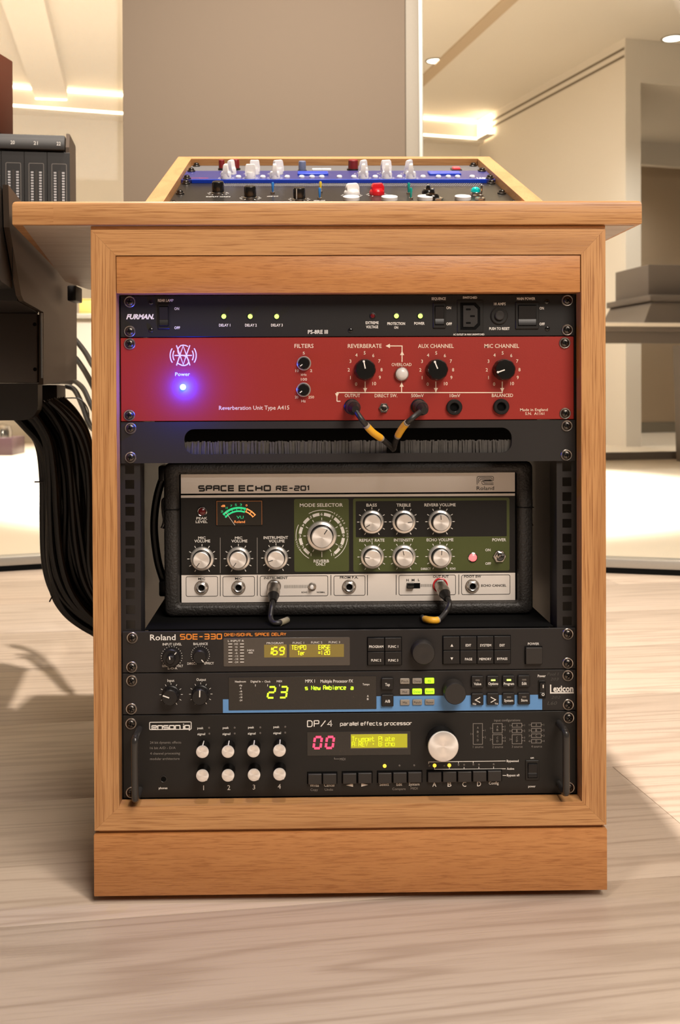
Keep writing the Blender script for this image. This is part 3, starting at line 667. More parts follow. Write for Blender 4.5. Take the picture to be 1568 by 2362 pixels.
for s_, a, b, h in [('FILTERS', (-57.5,581.0), (-37.3,581.0), 4.13), ('REVERBERATE', (-0.9,580.8), (35.0,580.7), 4.13), ('AUX CHANNEL', (73.7,580.5), (111.6,580.4), 4.13), ('MIC CHANNEL', (144.4,580.3), (181.4,580.2), 4.13), ('OVERLOAD', (45.5,560.9), (66.7,560.8), 3.21),
                    ('OUTPUT', (-4.4,528.2), (11.8,528.1), 3.44), ('DIRECT SW.', (27.4,528.0), (51.4,527.9), 3.44), ('500mV', (66.2,527.9), (79.6,527.8), 3.44), ('10mV', (107.3,527.7), (118.4,527.6), 3.44), ('BALANCED', (152.1,527.7), (174.8,527.6), 3.44),
                    ('Reverberation Unit Type A415', (-137.7,515.9), (-63.3,515.6), 4.13), ('Power', (-183.8,551.7), (-168.2,551.6), 3.67), ('Made in England', (182.2,512.3), (211.8,512.2), 2.75), ('S.N.  A1161', (187.7,508.2), (208.1,508.1), 2.75),
                    ('5', (-48.8,573.4), (-46.5,573.4), 2.75), ('10', (-56.7,554.8), (-53.0,554.8), 2.75), ('2', (-41.1,554.8), (-38.8,554.8), 2.75), ('kHz', (-50.7,550.7), (-44.8,550.6), 2.29), ('100', (-50.8,545.6), (-44.3,545.6), 2.75), ('20', (-57.3,526.8), (-53.6,526.8), 2.75), ('250', (-43.0,526.7), (-37.0,526.7), 2.75), ('Hz', (-50.4,522.6), (-45.8,522.6), 2.75)]:
    T(m, s_, a, b, h, .008)
NUM = [(-20, 33), (-33, 18), (-37, 0), (-33, -20), (-19, -34), (0, -39), (20, -33), (34, -20), (39, 0), (35, 18), (22, 32)]
for c in ((16.9,555.5), (93.0,555.1), (163.8,554.9)):
    for i, (dx, dy) in enumerate(NUM): TN(m, str(i), (c[0] + dx * .4587, c[1] - dy * .4587), 3.44, .01)
lw = 1.01
m.stroke([(-12.7,522.2), (-12.6,531.4), (163.2,530.6), (163.3,542.4)], lw); m.stroke([(-12.7,522.2), (-9.0,522.2)], lw)
for a, b, sgn in [((17.3,543.0), (17.3,531.5), -1), ((92.5,542.7), (92.5,531.2), -1), ((163.3,542.4), (163.2,530.9), -1), ((56.0,531.4), (56.1,541.9), 1), ((56.6,563.6), (56.7,575.5), 1)]:
    m.stroke([a, b], lw); x, z = b; z += -2.0 if sgn < 0 and False else 0
    m.tri([(x, z), (x - 2.2, z - sgn * 4.6), (x + 2.2, z - sgn * 4.6)])
m.tri([(-12.7,526.1), (-14.7,530.7), (-10.6,530.7)][::1])
m.stroke([(56.6,572.8), (56.7,580.6), (42.8,580.7)], lw); m.tri([(39.2,580.7), (43.8,583.0), (43.8,578.4)])
c = (-175.2,571.4); k = .4587
def lg(*pts): return [(c[0] + x * k, c[1] + y * k) for x, y in pts]
w2 = 1.19
for pts in ([(-15.5, 23.5), (-7.5, 1), (0, -21), (7.5, 1), (15.5, 23.5)], [(-15.5, -23), (-7.5, 1), (0, 22), (7.5, 1), (15.5, -23)], [(-20, 0), (20, 0)]): m.stroke(lg(*pts), w2)
m.stroke(lg((11, 20.5), (6, 23), (0, 24), (-6, 22.5), (-11, 17), (-12.5, 11), (-11, 5), (-7.5, 1), (0, 0), (7.5, -3), (12, -10), (12.5, -16), (9, -21), (4, -23), (-2, -23), (-7, -21), (-12.5, -18)), w2)
m.arc(c[0], c[1], 10.78, 62, 118, w2); m.arc(c[0], c[1], 13.76, 57, 123, w2); m.arc(c[0], c[1], 10.78, 242, 298, w2); m.arc(c[0], c[1], 13.76, 237, 303, w2)
textpart(t, m, cream_ink)

# ---- 1U brush panel
t = rack_unit('brush_panel', 'black cable-entry panel with a long rounded slot of bristles', 8, 9, None, chassis=False)
z0, z1 = RZ + 8 * UH + .4, RZ + 9 * UH - .4; (xa, za), (xb, zb) = (-174.5,493.4), (173.3,466.7); r = 10.5
m = MB(); m.box(-241.3, 241.3, 0, 3, za, z1); m.box(-241.3, 241.3, 0, 3, z0, zb)
m.prism([(-241.3, zb), (xa + r, zb)] + [(xa + r - r * math.sin(R(a)), zb + r - r * math.cos(R(a))) for a in (15, 30, 45, 60, 75, 90)] + [(xa + r - r * math.sin(R(a)), za - r - r * math.cos(R(a))) for a in (90, 105, 120, 135, 150, 165)] + [(xa + r, za), (-241.3, za)], 3, 0)
m.prism([(241.3, zb), (xb - r, zb)] + [(xb - r + r * math.sin(R(a)), zb + r - r * math.cos(R(a))) for a in (15, 30, 45, 60, 75, 90)] + [(xb - r + r * math.sin(R(a)), za - r - r * math.cos(R(a))) for a in (90, 105, 120, 135, 150, 165)] + [(xb - r, za), (241.3, za)], 3, 0)
t.part('front_panel', m, blk2, smooth=False)
screws(t, [(-231.2,494.6), (-231.4,463.3), (232.2,495.0), (231.7,463.6)])
m = MB(); zs = zb + (za - zb) * .5
for i in range(330):
    x = xa - 2 + (xb - xa + 4) * i / 329; wd = random.uniform(.7, 1.15); hg = random.uniform(-1.2, .5); dx = random.uniform(-.7, .7); y = random.uniform(3.6, 6.5)
    if abs(x - 47.5) < 7: continue
    m.add([(x - wd, y, zb - 2), (x + wd, y, zb - 2), (x + wd + dx, y + .4, zs + hg), (x - wd + dx, y + .4, zs + hg), (x, y + 1.2, zb - 2), (x + dx, y + 1.2, zs + hg)], [(0, 1, 2, 3), (1, 4, 5, 2), (4, 0, 3, 5)])
t.part('bristles', m, pm('grey_bristle', (60, 56, 52), 0.6, var=.4, bscale=260), 'row of stiff grey bristles', kind='stuff', smooth=False)
m = MB(); m.box(xa - 6, xb + 6, 3.2, 8, zb - 9, zb - 1.5); t.part('bristle_holder', m, blk)
m = MB(); m.box(-214, 214, 60, 62, z0, z1); t.part('back_plate', m, deep)

# ---- 1U delay
t = rack_unit('digital_delay', 'dark grey one-unit delay with orange lettering and olive display', 3, 4, blk2)
screws(t, [(-230.7,272.5), (-231.4,240.3), (232.7,272.8), (232.6,240.7)])
p = (-189.1,251.9); m = MB(); m.lathe(p[0], p[1], [(9.4, 0), (9.4, -6), (8.6, -7), (5, -7)], 32); k = t.part('dual_knob', m, plastic)
m = MB(); m.lathe(p[0], p[1], [(4.8, -6.8), (4.6, -14), (3.8, -14.8), (.6, -15)], 24); o = bpy.data.objects.new('inner_knob', m.mesh('inner_knob', plastic, t.org)); C.objects.link(o); o.parent = k
m = MB(); m.tick(p[0], p[1], 5.6, 8.6, 42, 1.0, -7.2); m.tick(p[0], p[1], .8, 4.2, -8, 1.1, -15.2); o = bpy.data.objects.new('pointer', m.mesh('pointer', white_ink, t.org, recalc=False)); C.objects.link(o); o.parent = k
p = (-158.8,253.5); m = MB(); m.lathe(p[0], p[1], [(7.4, 0), (7.2, -9), (6.3, -10), (.6, -10)], 30); k = t.part('balance_knob', m, plastic)
m = MB(); m.tick(p[0], p[1], 3.2, 6.6, 140, 1.0, -10.2); o = bpy.data.objects.new('pointer', m.mesh('pointer', white_ink, t.org, recalc=False)); C.objects.link(o); o.parent = k
a, b = (-134.4,271.3), (-0.0,241.0); m = MB(); m.slab(a[0], b[0], b[1], a[1], 0, -.5, 1.2, .3); t.part('display_window', m, bezel)
for a, b in (((-91.2,264.0), (-67.3,250.4)), ((-64.5,264.0), (-6.4,250.3))):
    m = MB(); m.slab(a[0], b[0], b[1], a[1], -.4, -.6, .3, .1); t.part('screen', m, lcd_o, 'backlit olive screen')
m = MB()
for i, ch in enumerate('169'):
    c0 = ((-85.7,257.4), (-79.5,257.4), (-72.3,257.3))[i]; seg7(m, ch, c0[0] - 2.29, c0[0] + 2.29, c0[1], 9.17, 1.38, .13, -.75)
ST(m, 'TEMPO', (-62.2,260.9), (-46.5,260.8), 5.05, 0.69, .5, -.75, fixed=True); ST(m, 'ERSE', (-33.6,260.9), (-20.7,260.8), 5.05, 0.69, .5, -.75, fixed=True)
ST(m, 'Ter', (-55.8,254.9), (-47.5,254.8), 4.82, 0.69, .5, -.75, fixed=True); ST(m, '=120', (-34.1,255.1), (-21.2,255.0), 4.82, 0.69, .5, -.75, fixed=True)
textpart(t, m, seg_y, 'screen_text', 'yellow figures and letters on the screens')
def buttons(t, tl, br, nx, ny, mat, gap, h=2.4, name='button', r=.5):
    x0, z1 = tl; x1, z0 = br; dx, dz = (x1 - x0) / nx, (z1 - z0) / ny
    for j in range(ny):
        for i in range(nx):
            m = MB(); m.slab(-dx / 2 + gap, dx / 2 - gap, -dz / 2 + gap, dz / 2 - gap, 0, -h, r, .4)
            if i == j == 0: me = m.mesh(name, mat)
            t.put(name, me, (x0 + dx * (i + .5), -.2, z1 - dz * (j + .5)))
for a, b, nx, ny in (((18.6,270.9), (55.0,241.4), 2, 2), ((98.8,271.6), (171.3,241.8), 4, 2)):
    m = MB(); m.box(a[0] - .4, b[0] + .4, 0, -.3, b[1] - .4, a[1] + .4); t.part('button_well', m, deep); buttons(t, a, b, nx, ny, plastic, .3)
def dial(t, p, r, h, mat, dimple=None, name='dial'):
    m = MB(); m.lathe(p[0], p[1], [(r * 1.02, 0), (r, -h + 2), (r * .93, -h + .5), (r * .8, -h), (r * .4, -h + .6), (.6, -h + .8)], 44); return t.part(name, m, mat)
dial(t, (77.2,256.0), 12.3, 12, plastic_g)
a, b = (187.1,259.2), (204.7,241.5); m = MB(); m.box(a[0] - .6, b[0] + .6, 0, -.6, b[1] - .6, a[1] + .6); pw = t.part('power_button', m, deep)
m = MB(); m.slab(a[0], b[0], b[1], a[1], -.5, -4, .8, .5); o = bpy.data.objects.new('button_cap', m.mesh('button_cap', plastic_g, t.org)); C.objects.link(o); o.parent = pw
m = MB()
T(m, 'Roland', (-211.9,272.8), (-184.9,272.6), 5.96, .012)
for s_, a, b, h in [('INPUT LEVEL', (-198.7,265.4), (-178.5,265.2), 2.52), ('BALANCE', (-166.1,265.5), (-150.9,265.4), 2.52), ('DIRECT', (-172.6,244.6), (-162.5,244.5), 2.29), ('EFFECT', (-154.7,244.7), (-144.6,244.6), 2.29), ('GUITAR', (-199.3,242.3), (-192.8,242.3), 2.29), ('VOLT', (-184.6,242.2), (-177.2,242.1), 2.29), ('L-O-R', (-193.3,239.7), (-183.2,239.6), 2.06), ('POWER', (189.9,262.5), (202.0,262.3), 2.52)]: T(m, s_, a, b, h, .01)
for c, r, n in (((-189.1,251.9), 11.01, 21), ((-158.8,253.5), 9.63, 21)):
    for i in range(n):
        a = -140 + 280 * i / (n - 1); m.tick(c[0], c[1], r - .35, r + .35, a, .7)
for s_, c, wd in [('PROGRAM', (27.8,261.5), 15.14), ('FUNC 1', (45.8,261.4), 10.55), ('FUNC 2', (27.7,247.0), 10.55), ('FUNC 3', (45.8,246.8), 10.55), ('EDIT', (125.9,262.1), 5.96), ('SYSTEM', (144.2,261.9), 11.93), ('EXIT', (162.0,261.8), 5.50), ('PAGE', (126.1,247.3), 7.80), ('MEMORY', (143.9,247.3), 12.84), ('BYPASS', (162.0,247.4), 11.01)]: TC(m, s_, c, wd, 2.52, .015, y=-2.8)
for c, s_ in (((108.3,262.2), 1), ((108.2,247.9), -1)): m.tri([(c[0] - 1.5, c[1] - 1.4 * s_), (c[0] + 1.5, c[1] - 1.4 * s_), (c[0], c[1] + 1.4 * s_)], -2.8)
for s_, c, wd in [('PROGRAM', (-79.7,265.7), 17.43), ('FUNC 1', (-54.8,265.7), 11.93), ('FUNC 2', (-35.4,266.0), 11.93), ('FUNC 3', (-16.5,266.1), 11.93), ('L INPUT R', (-121.0,268.4), 16.97), ('MIDI', (-105.5,258.1), 6.88)]: TC(m, s_, c, wd, 2.06, .0, y=-.65)
for i in range(7):
    for x in ((-127.0,265.2), (-114.6,265.1)): m.stroke([(x[0] - 2.06, x[1] - i * 3.21), (x[0] + 2.06, x[1] - i * 3.21)], 0.83, -.65)
    TC(m, ('OVER', '+6', '0', '-6', '-12', '-18', '-24')[i], ((-120.8,265.1)[0], (-120.8,265.1)[1] - i * 3.21), D(9 if i == 0 or i > 3 else 6), 1.83, 0, y=-.65)
m.stroke([(-107.8,255.6), (-103.2,255.5)], 0.83, -.65)
textpart(t, m, white_ink)
m = MB(); ST(m, 'SDE-330', (-180.3,273.3), (-135.7,272.9), 6.19, 1.15, .8); ST(m, 'DIMENSIONAL SPACE DELAY', (-133.4,275.2), (-67.6,274.6), 3.44, 0.64, .6)
textpart(t, m, orange_ink, 'orange_lettering', 'orange printed name')

# ---- 1U multi effects
t = rack_unit('multi_effects_unit', 'dark grey one-unit effects processor with sky-blue stripe and green digits', 2, 3, blk2)
screws(t, [(-231.5,226.9), (-232.1,194.7), (232.6,228.2), (233.0,196.6)])
m = MB(); m.lathe(0, 0, [(9.6, 0), (9.6, -1.2), (8.6, -2), (8.4, -12), (7.6, -13), (.6, -13)], 36); LK = m.mesh('level_knob', plastic); LKP = knob_line(.5, 7.6, 1.2, -13, white_ink)
for p, a in (((-190.0,211.8), 290), ((-158.6,212.0), 2)): k = t.put('level_knob', LK, (p[0], 0, p[1]), a); sub(k, 'pointer', LKP)
m = MB()
za, zb = (-95.6,196.1)[1], (-95.7,191.7)[1]; (xa, _), (xb, _) = (-135.2,193.7), (205.1,195.0)
m.add([(x, -.12, z) for x, z in ((xa, zb), (xb, zb), (xb, za), (xa, za))], [(0, 1, 2, 3)])
q = (-135.2,206.2); q2 = (-129.2,206.1); m.add([(x, -.12, z) for x, z in ((q[0], za), (q2[0], za), (q2[0], q[1]), (q[0], q[1]))], [(0, 1, 2, 3)])
q = (28.0,207.9); m.add([(x, -.12, z) for x, z in ((q[0], za), (xb, za), (xb, q[1] - 4), (xb - 4, q[1] - 4), (xb - 4, q[1]), (q[0], q[1]))], [tuple(range(6))])
t.part('blue_stripe', m, blue_ink, 'printed sky-blue stripe', smooth=False, recalc=False)
a, b = (-129.1,229.7), (28.0,194.4); m = MB(); m.slab(a[0], b[0], b[1], a[1], 0, -.6, .5, .2); t.part('display_window', m, bezel_d)
m = MB()
for ch, c0 in (('2', (-83.6,213.3)), ('3', (-70.7,213.4))): seg7(m, ch, c0[0] - 3.44, c0[0] + 3.44, c0[1], 13.30, 1.83, .16, -.8)
ST(m, 's', (-48.1,217.8), (-44.9,217.8), 4.82, 0.73, .5, -.8); ST(m, 'New', (-41.6,217.8), (-31.5,217.7), 4.82, 0.73, .5, -.8, fixed=True); ST(m, 'Ambience', (-28.7,217.9), (-4.3,217.7), 4.82, 0.73, .5, -.8, fixed=True); ST(m, 'a', (0.4,217.6), (3.6,217.6), 4.82, 0.73, .5, -.8)
textpart(t, m, seg_g, 'screen_text', 'bright green figures and letters')
m = MB()
for s_, a, b, h in [('Headroom', (-122.2,225.2), (-110.7,225.1), 2.06), ('Digital In', (-105.6,225.1), (-95.0,225.0), 2.06), ('-', (-93.7,225.0), (-92.3,225.0), 2.06), ('Clock', (-90.9,224.9), (-84.5,224.9), 2.06), ('MIDI', (-78.0,225.0), (-72.5,225.0), 2.06), ('MPX 1', (-47.6,225.0), (-37.4,224.9), 3.21), ('Multiple Processor FX', (-31.5,224.8), (3.2,224.5), 3.21), ('Tempo', (13.3,221.0), (20.7,220.9), 2.06), ('A', (17.9,208.4), (19.7,208.4), 2.06), ('B', (17.9,205.2), (19.7,205.2), 2.06)]: T(m, s_, a, b, h, .012, y=-.75)
for i, s_ in enumerate(('clip', '0', '-6', '-12', '-18', '-24')): TC(m, s_, ((-116.2,221.2)[0], (-116.2,221.2)[1] - i * 3.21), D(7 if len(s_) > 1 else 3), 1.83, .01, y=-.75)
for p in ((-100.6,222.0), (-87.7,221.9), (-75.0,221.8)): m.stroke([p, (p[0], p[1] - 2.29)], 0.55, -.75)
T(m, 'Input', (-193.8,226.8), (-186.5,226.7), 2.75, .01); T(m, 'Output', (-163.1,227.5), (-153.0,227.4), 2.75, .01)
for c in ((-190.0,211.8), (-158.6,212.0)):
    for i in range(11): m.tick(c[0], c[1], 10.32, 12.38, -150 + 30 * i, .5)
T(m, 'Power', (200.5,228.0), (208.9,228.0), 2.75, .015); T(m, 'exicon', (217.0,214.3), (238.6,214.2), 6.42, .03); m.stroke([(214.2,218.6), (214.2,209.7), (239.0,209.7)], 1.38)
for s_, c, wd, h in [('Tap', (39.6,221.2), 5.05, 2.98), ('A/B', (39.6,203.4), 5.50, 2.98), ('Value', (135.5,221.0), 7.80, 2.75), ('Options', (152.2,221.1), 10.55, 2.75), ('Program', (168.9,220.9), 11.01, 2.75), ('Edit', (185.4,221.0), 5.05, 2.98), ('System', (168.6,203.0), 9.63, 2.75), ('Store', (185.3,203.1), 6.88, 2.75), ('No', (132.2,199.7), 3.67, 2.06), ('Yes', (155.4,199.9), 3.67, 2.06)]: TC(m, s_, c, wd, h, .015, y=-3.3)
for c, s_ in (((135.7,203.8), 1), ((152.1,203.9), -1)): m.stroke([(c[0] + 2.6 * s_, c[1] + 2.8), (c[0] - 2.6 * s_, c[1]), (c[0] + 2.6 * s_, c[1] - 2.8)], .9, -3.3)
T(m, 'I', (204.6,218.3), (205.6,218.2), 3.21, .03, y=-5.2); 
c = (205.1,209.4); m.arc(c[0], c[1], 1.2, 0, 360, .6, -4.6)
textpart(t, m, white_ink)
def keys(t, pts, hw, hh, mat, h, name, r=.8, label=None):
    m = MB(); m.slab(-hw, hw, -hh, hh, 0, -h, r, .5); me = m.mesh(name, mat); out = []
    for p in pts: out.append(t.put(name, me, (p[0], -.15, p[1]), label=label))
    return out
m = MB()
for s_, a, b, h in (('Pool 1', (210.7,229.6), (222.8,230.2), 3.21), ('203', (214.0,224.4), (222.8,224.6), 2.75), ('202', (214.8,204.9), (224.6,205.1), 2.75), ('L60', (210.6,198.5), (220.9,199.1), 3.67)): T(m, s_, a, b, h, -.012, .25)
textpart(t, m, pm('chalk_ink', (84, 80, 76), .7), 'handwriting', 'faint chalky handwriting')
keys(t, [(39.6,221.6), (39.6,203.8), (135.5,222.8), (152.0,222.9), (168.7,223.0), (185.1,223.1), (135.4,204.3), (151.9,204.4), (168.6,204.4), (185.1,204.5)], 6.42, 6.19, plastic, 3.0, 'key', 1.0)
m = MB(); m.slab(-2.29, 2.29, -0.83, 0.83, 0, -.2, .3, .05); me = m.mesh('key_light', led_g); me2 = m.mesh('key_light', led_off)
for p, q in (((152.2,224.8), me), ((168.9,224.8), me), ((135.5,224.9), me2), ((185.2,224.9), me2), ((168.9,206.5), me2), ((185.1,206.6), me2)): t.put('key_light', q, (p[0], -3.2, p[1]))
G_ = [(84.5,224.2), (71.3,212.8), (84.7,212.9)]
keys(t, [(58.2,224.0), (71.3,224.1), (58.1,212.7), (58.3,201.3), (71.5,201.4), (84.7,201.5)], 5.05, 2.98, btn_grey, 1.6, 'program_button', .9, 'unlit grey button')
keys(t, G_, 5.05, 2.98, btn_lit, 1.6, 'program_button', .9, 'button lit bright green')
m = MB()
for s_, c in [('Pitch', (58.2,224.0)), ('Chorus', (71.3,224.1)), ('EQ', (84.5,224.2)), ('Mod', (58.1,212.7)), ('Delay', (71.3,212.8)), ('Reverb', (84.7,212.9)), ('Mix', (58.3,201.3)), ('Patch', (71.5,201.4)), ('Bypass', (84.7,201.5))]: TC(m, s_, c, D(min(16, 3.4 * len(s_))), 2.29, .0, y=-1.85)
textpart(t, m, black_ink, 'button_lettering', 'dark print on the small buttons')
p = (110.0,214.0); m = MB(); m.lathe(p[0], p[1], [(12, 0), (11.6, -14), (10.8, -15.4), (.8, -15.6)], 44); t.part('dial', m, plastic_g)
rocker(t, 'power_switch', *(lambda a, b: (a[0], b[0], b[1], a[1]))((202.3,221.5), (207.4,205.7)), 1.38, 1.83)

HB_ = pm('handle_black', (44, 42, 40), .24)
# ---- 2U parallel effects processor
t = rack_unit('effects_processor', 'black two-unit effects processor with side handles and red digits, lowest in the rack', 0, 2, blk3)
screws(t, [(-232.6,181.3), (-232.6,105.1), (233.4,183.1), (233.7,107.8)])
for x, za, zb in (((-224.0,178.0)[0], (-224.0,175.2)[1], (-224.4,110.6)[1]), ((223.1,173.5)[0], (223.1,177.2)[1], (223.0,112.1)[1])):
    m = MB(); pts = [(x, 0, za), (x, -22, za), (x, -27, za - 1.5), (x, -30, za - 5), (x, -30, (za + zb) / 2), (x, -30, zb + 5), (x, -27, zb + 1.5), (x, -22, zb), (x, 0, zb)]
    m.tube(smooth_path(pts, 5), 3.8, 14); t.part('handle', m, HB_)
m = MB(); m.lathe(0, 0, [(6.9, 0), (6.9, -8), (6.7, -16)], 30, cap=False); m.lathe(0, 0, [(6.7, -16), (6.5, -16.6), (6.0, -16.8), (3, -16.6), (.3, -16.5)], 30, mi=1); EK = m.mesh('level_knob', [gunmetal, alu])
EKP = MB().box(-.5, .5, -3, -16, 6.6, 7.1).mesh('pointer', white_ink)
kpos = [(-155.7,156.1), (-129.0,156.0), (-102.3,156.2), (-75.1,156.6), (-155.8,131.1), (-129.1,131.0), (-101.9,131.2), (-75.2,131.6)]
for i, p in enumerate(kpos):
    k = t.put('level_knob', EK, (p[0], 0, p[1]), 4 if i < 4 else 140); sub(k, 'pointer', EKP)
p = (96.8,159.5); m = MB(); m.lathe(p[0], p[1], [(16.4, 0), (16.2, -17)], 48, cap=False); m.lathe(p[0], p[1], [(16.2, -17), (15.8, -18), (15, -18.4), (8, -18.2), (.4, -18)], 48, mi=1); t.part('data_dial', m, [gloss, alu], 'large dial with a silver face')
p = (-198.6,121.9); m = MB(); m.lathe(p[0], p[1], [(3.8, 0), (3.8, -.6), (3.2, -.8), (2.8, -.5)], 20, cap=False); m.lathe(p[0], p[1], [(2.9, -.2), (.3, -.2)], 16, mi=1); t.part('jack_socket', m, [plastic_g, deep])
a, b = (-46.0,170.6), (64.4,145.0); m = MB(); m.slab(a[0], b[0], b[1], a[1], 0, -.5, .3, .2); t.part('display_window', m, bezel_d)
a, b = (0.6,167.6), (60.7,152.2); m = MB(); m.slab(a[0] - .5, b[0] + .5, b[1] - .5, a[1] + .5, -.4, -.6, .3, .1); t.part('screen_frame', m, bezel)
m = MB(); m.slab(a[0], b[0], b[1] + .8, a[1], -.5, -.75, .2, .1); t.part('screen', m, lcd_y, 'yellow-green backlit screen')
m = MB(); ST(m, 'Trumpet Plate', (1.5,163.0), (47.3,162.5), 5.28, 0.64, .5, -.9, fixed=True, gap=1.4); ST(m, 'A:REV + B:cho', (1.5,157.4), (47.3,157.2), 5.28, 0.64, .5, -.9, fixed=True, gap=1.4); textpart(t, m, lcd_ytx, 'screen_text', 'yellow dot letters')
m = MB()
for c in ((-34.7,159.2), (-21.8,159.3)): seg7(m, '0', c[0] - 3.67, c[0] + 3.67, c[1], 14.22, 2.39, .14, -.75)
textpart(t, m, seg_r, 'red_digits', 'two glowing red zeros')
W_ = 7.16; H_ = 5.50
kp = [(-37.9,121.0), (-22.2,120.9), (-1.0,121.1), (15.2,121.4), (36.5,121.1), (52.5,121.4), (68.4,121.7), (89.5,121.5), (105.5,121.6), (121.5,121.6), (137.5,121.9), (153.5,122.2)]
for g0, g1 in ((0, 1), (2, 3), (4, 6), (7, 11)):
    m = MB(); m.box(kp[g0][0] - W_ - 1.2, kp[g1][0] + W_ + 1.2, 0, -.3, (kp[g0][1] + kp[g1][1]) / 2 - H_ - .5, (kp[g0][1] + kp[g1][1]) / 2 + H_ + 1.5); t.part('button_well', m, deep)
keys(t, kp, W_, H_, plastic_g, 3.4, 'button', .5)
lo = led_mesh('led', 1.1, led_off, .7, False); la = led_mesh('led', 1.9, led_a, 1.2, False)
for p in [(36.5,133.4), (89.8,133.3), (105.5,133.4)]: t.put('led', la, (p[0], 0, p[1]), label='lit amber indicator')
for p in [(52.3,133.5), (68.0,133.6), (84.2,133.2), (100.0,133.2), (115.3,133.7), (121.3,133.7), (131.1,133.8), (137.1,133.7), (152.9,133.8), (-150.0,175.9), (-122.9,175.8), (-95.7,175.8), (-69.2,176.2), (-149.8,169.6), (-122.9,169.6), (-95.8,169.8), (-69.3,170.0)]: t.put('led', lo, (p[0], 0, p[1]))
a, b = (189.6,134.8), (198.8,119.8); rocker(t, 'power_switch', a[0], b[0], b[1], a[1], 2.75, 3.21, mat=plastic)
m = MB()
ST(m, 'DP/4', (-46.0,179.4), (-18.7,179.2), 7.34, 1.01, .7); ST(m, 'parallel effects processor', (-10.9,179.3), (65.9,178.5), 4.36, 0.69, .9)
a, b = (-212.9,182.5), (-168.9,174.7); bx = [(a[0], a[1]), (b[0], a[1]), (b[0], b[1]), (a[0], b[1]), (a[0], a[1])]; m.stroke(_round(bx, 1.0), 0.83); ST(m, 'ensoniq', (-211.1,178.1), (-170.2,177.7), 6.65, 1.19, .5, gap=1.1)
for s_, c, wd in [('peak', (-159.2,175.9), 6.42), ('peak', (-132.3,175.9), 6.42), ('peak', (-105.4,176.1), 6.42), ('peak', (-78.5,176.3), 6.42), ('signal', (-158.3,169.5), 8.26), ('signal', (-131.7,169.4), 8.26), ('signal', (-104.8,169.6), 8.26), ('signal', (-77.8,169.8), 8.26), ('on', (194.2,140.6), 3.67), ('power', (193.9,109.9), 7.80), ('Bypassed', (173.3,137.3), 12.84), ('Active', (171.0,129.0), 7.80), ('Bypass all', (173.7,122.0), 13.30), ('phones', (-199.1,112.4), 9.17)]: TC(m, s_, c, wd, 2.29, .015)
for s_, c in [('1', (-156.1,112.2)), ('2', (-129.4,112.1)), ('3', (-102.7,112.3)), ('4', (-75.8,112.7))]: TN(m, s_, c, 5.05, .0)
for s_, c in [('A', (89.5,113.1)), ('B', (105.7,113.0)), ('C', (121.5,112.8)), ('D', (137.3,113.1))]: TC(m, s_, c, 4.13, 5.05, .005)
for s_, c, wd in [('Write', (-38.4,113.4), 9.63), ('Cancel', (-22.7,113.5), 11.01), ('Select', (36.0,113.7), 10.09), ('Edit', (52.0,113.6), 5.96), ('System', (67.9,113.6), 11.47), ('Config', (153.0,113.8), 10.55)]: TC(m, s_, c, wd, 2.98, .01)
for c, s_ in (((-1.0,113.2), -1), ((15.2,113.3), 1)): m.tri([(c[0] + 3.7 * s_, c[1]), (c[0] - 3.7 * s_, c[1] + 1.8), (c[0] - 3.7 * s_, c[1] - 1.8)])
m.stroke([(83.5,135.0), (83.5,137.1), (165.9,137.4)], 0.64); m.stroke([(89.8,131.2), (89.8,129.2), (165.9,129.0)], 0.64); m.stroke([(162.6,121.9), (166.3,121.8)], 0.64)
for p in ((105.5,129.2), (121.3,129.0), (137.1,129.1), (152.9,129.2)): m.stroke([p, (p[0], p[1] + 2.29)], 0.60)
for p in ((115.3,137.0), (131.1,137.1)): m.stroke([p, (p[0], p[1] - 1.83)], 0.60)
textpart(t, m, white_ink)
m = MB()
for s_, c, wd in [('Copy', (-38.7,108.8), 7.80), ('Undo', (-23.0,108.8), 8.72), ('Compare', (51.7,108.7), 14.22), ('MIDI', (67.9,109.0), 7.34), ('24 bit dynamic effects', (-196.1,160.9), 33.03), ('16 bit A/D - D/A', (-199.1,155.1), 27.06), ('4 channel processing', (-196.8,149.3), 31.65), ('modular architecture', (-197.1,143.6), 31.19), ('input configurations', (167.6,181.0), 27.98), ('1 source', (136.4,152.8), 11.01), ('2 source', (157.3,152.6), 11.47), ('3 source', (178.2,152.6), 11.47), ('4 source', (199.1,152.6), 11.47), ('MIDI', (-8.3,141.1), 5.96)]: TC(m, s_, c, wd, 2.52, .0)
m.stroke([(-17.0,143.0), (-17.0,141.4), (-12.0,141.4)], 0.50)
def cfg(a, b, letters, lft, rgt):
    m.stroke([(a[0], a[1]), (b[0], a[1]), (b[0], b[1]), (a[0], b[1])], 0.60, closed=True); n = len(letters); cx = (a[0] + b[0]) / 2
    for i, ch in enumerate(letters): TC(m, ch, (cx, a[1] + (b[1] - a[1]) * (i + 1) / (n + 1 if n > 1 else 2)), 1.83, 2.29, .01)
    zc = (a[1] + b[1]) / 2; m.stroke([(a[0] - 1.38, zc), (a[0], zc)], 0.55); TN(m, lft, (a[0] - 2.52, zc), 2.1, .0)
    for i, ch in enumerate(rgt):
        z = a[1] + (b[1] - a[1]) * (i + 1) / (len(rgt) + 1); m.stroke([(b[0], z), (b[0] + 1.83, z)], 0.55); TN(m, ch, (b[0] + 2.98, z), 2.1, .0)
cfg((131.2,177.7), (141.1,155.5), 'ABCD', '1', '12')
cfg((152.1,177.5), (162.2,167.4), 'AB', '1', '12'); cfg((152.0,165.6), (162.2,155.3), 'CD', '2', '34')
cfg((173.0,177.5), (183.2,173.4), 'A', '1', '1'); cfg((172.9,171.4), (183.1,167.4), 'B', '2', '2'); cfg((172.9,165.4), (183.1,155.6), 'CD', '3', '34')
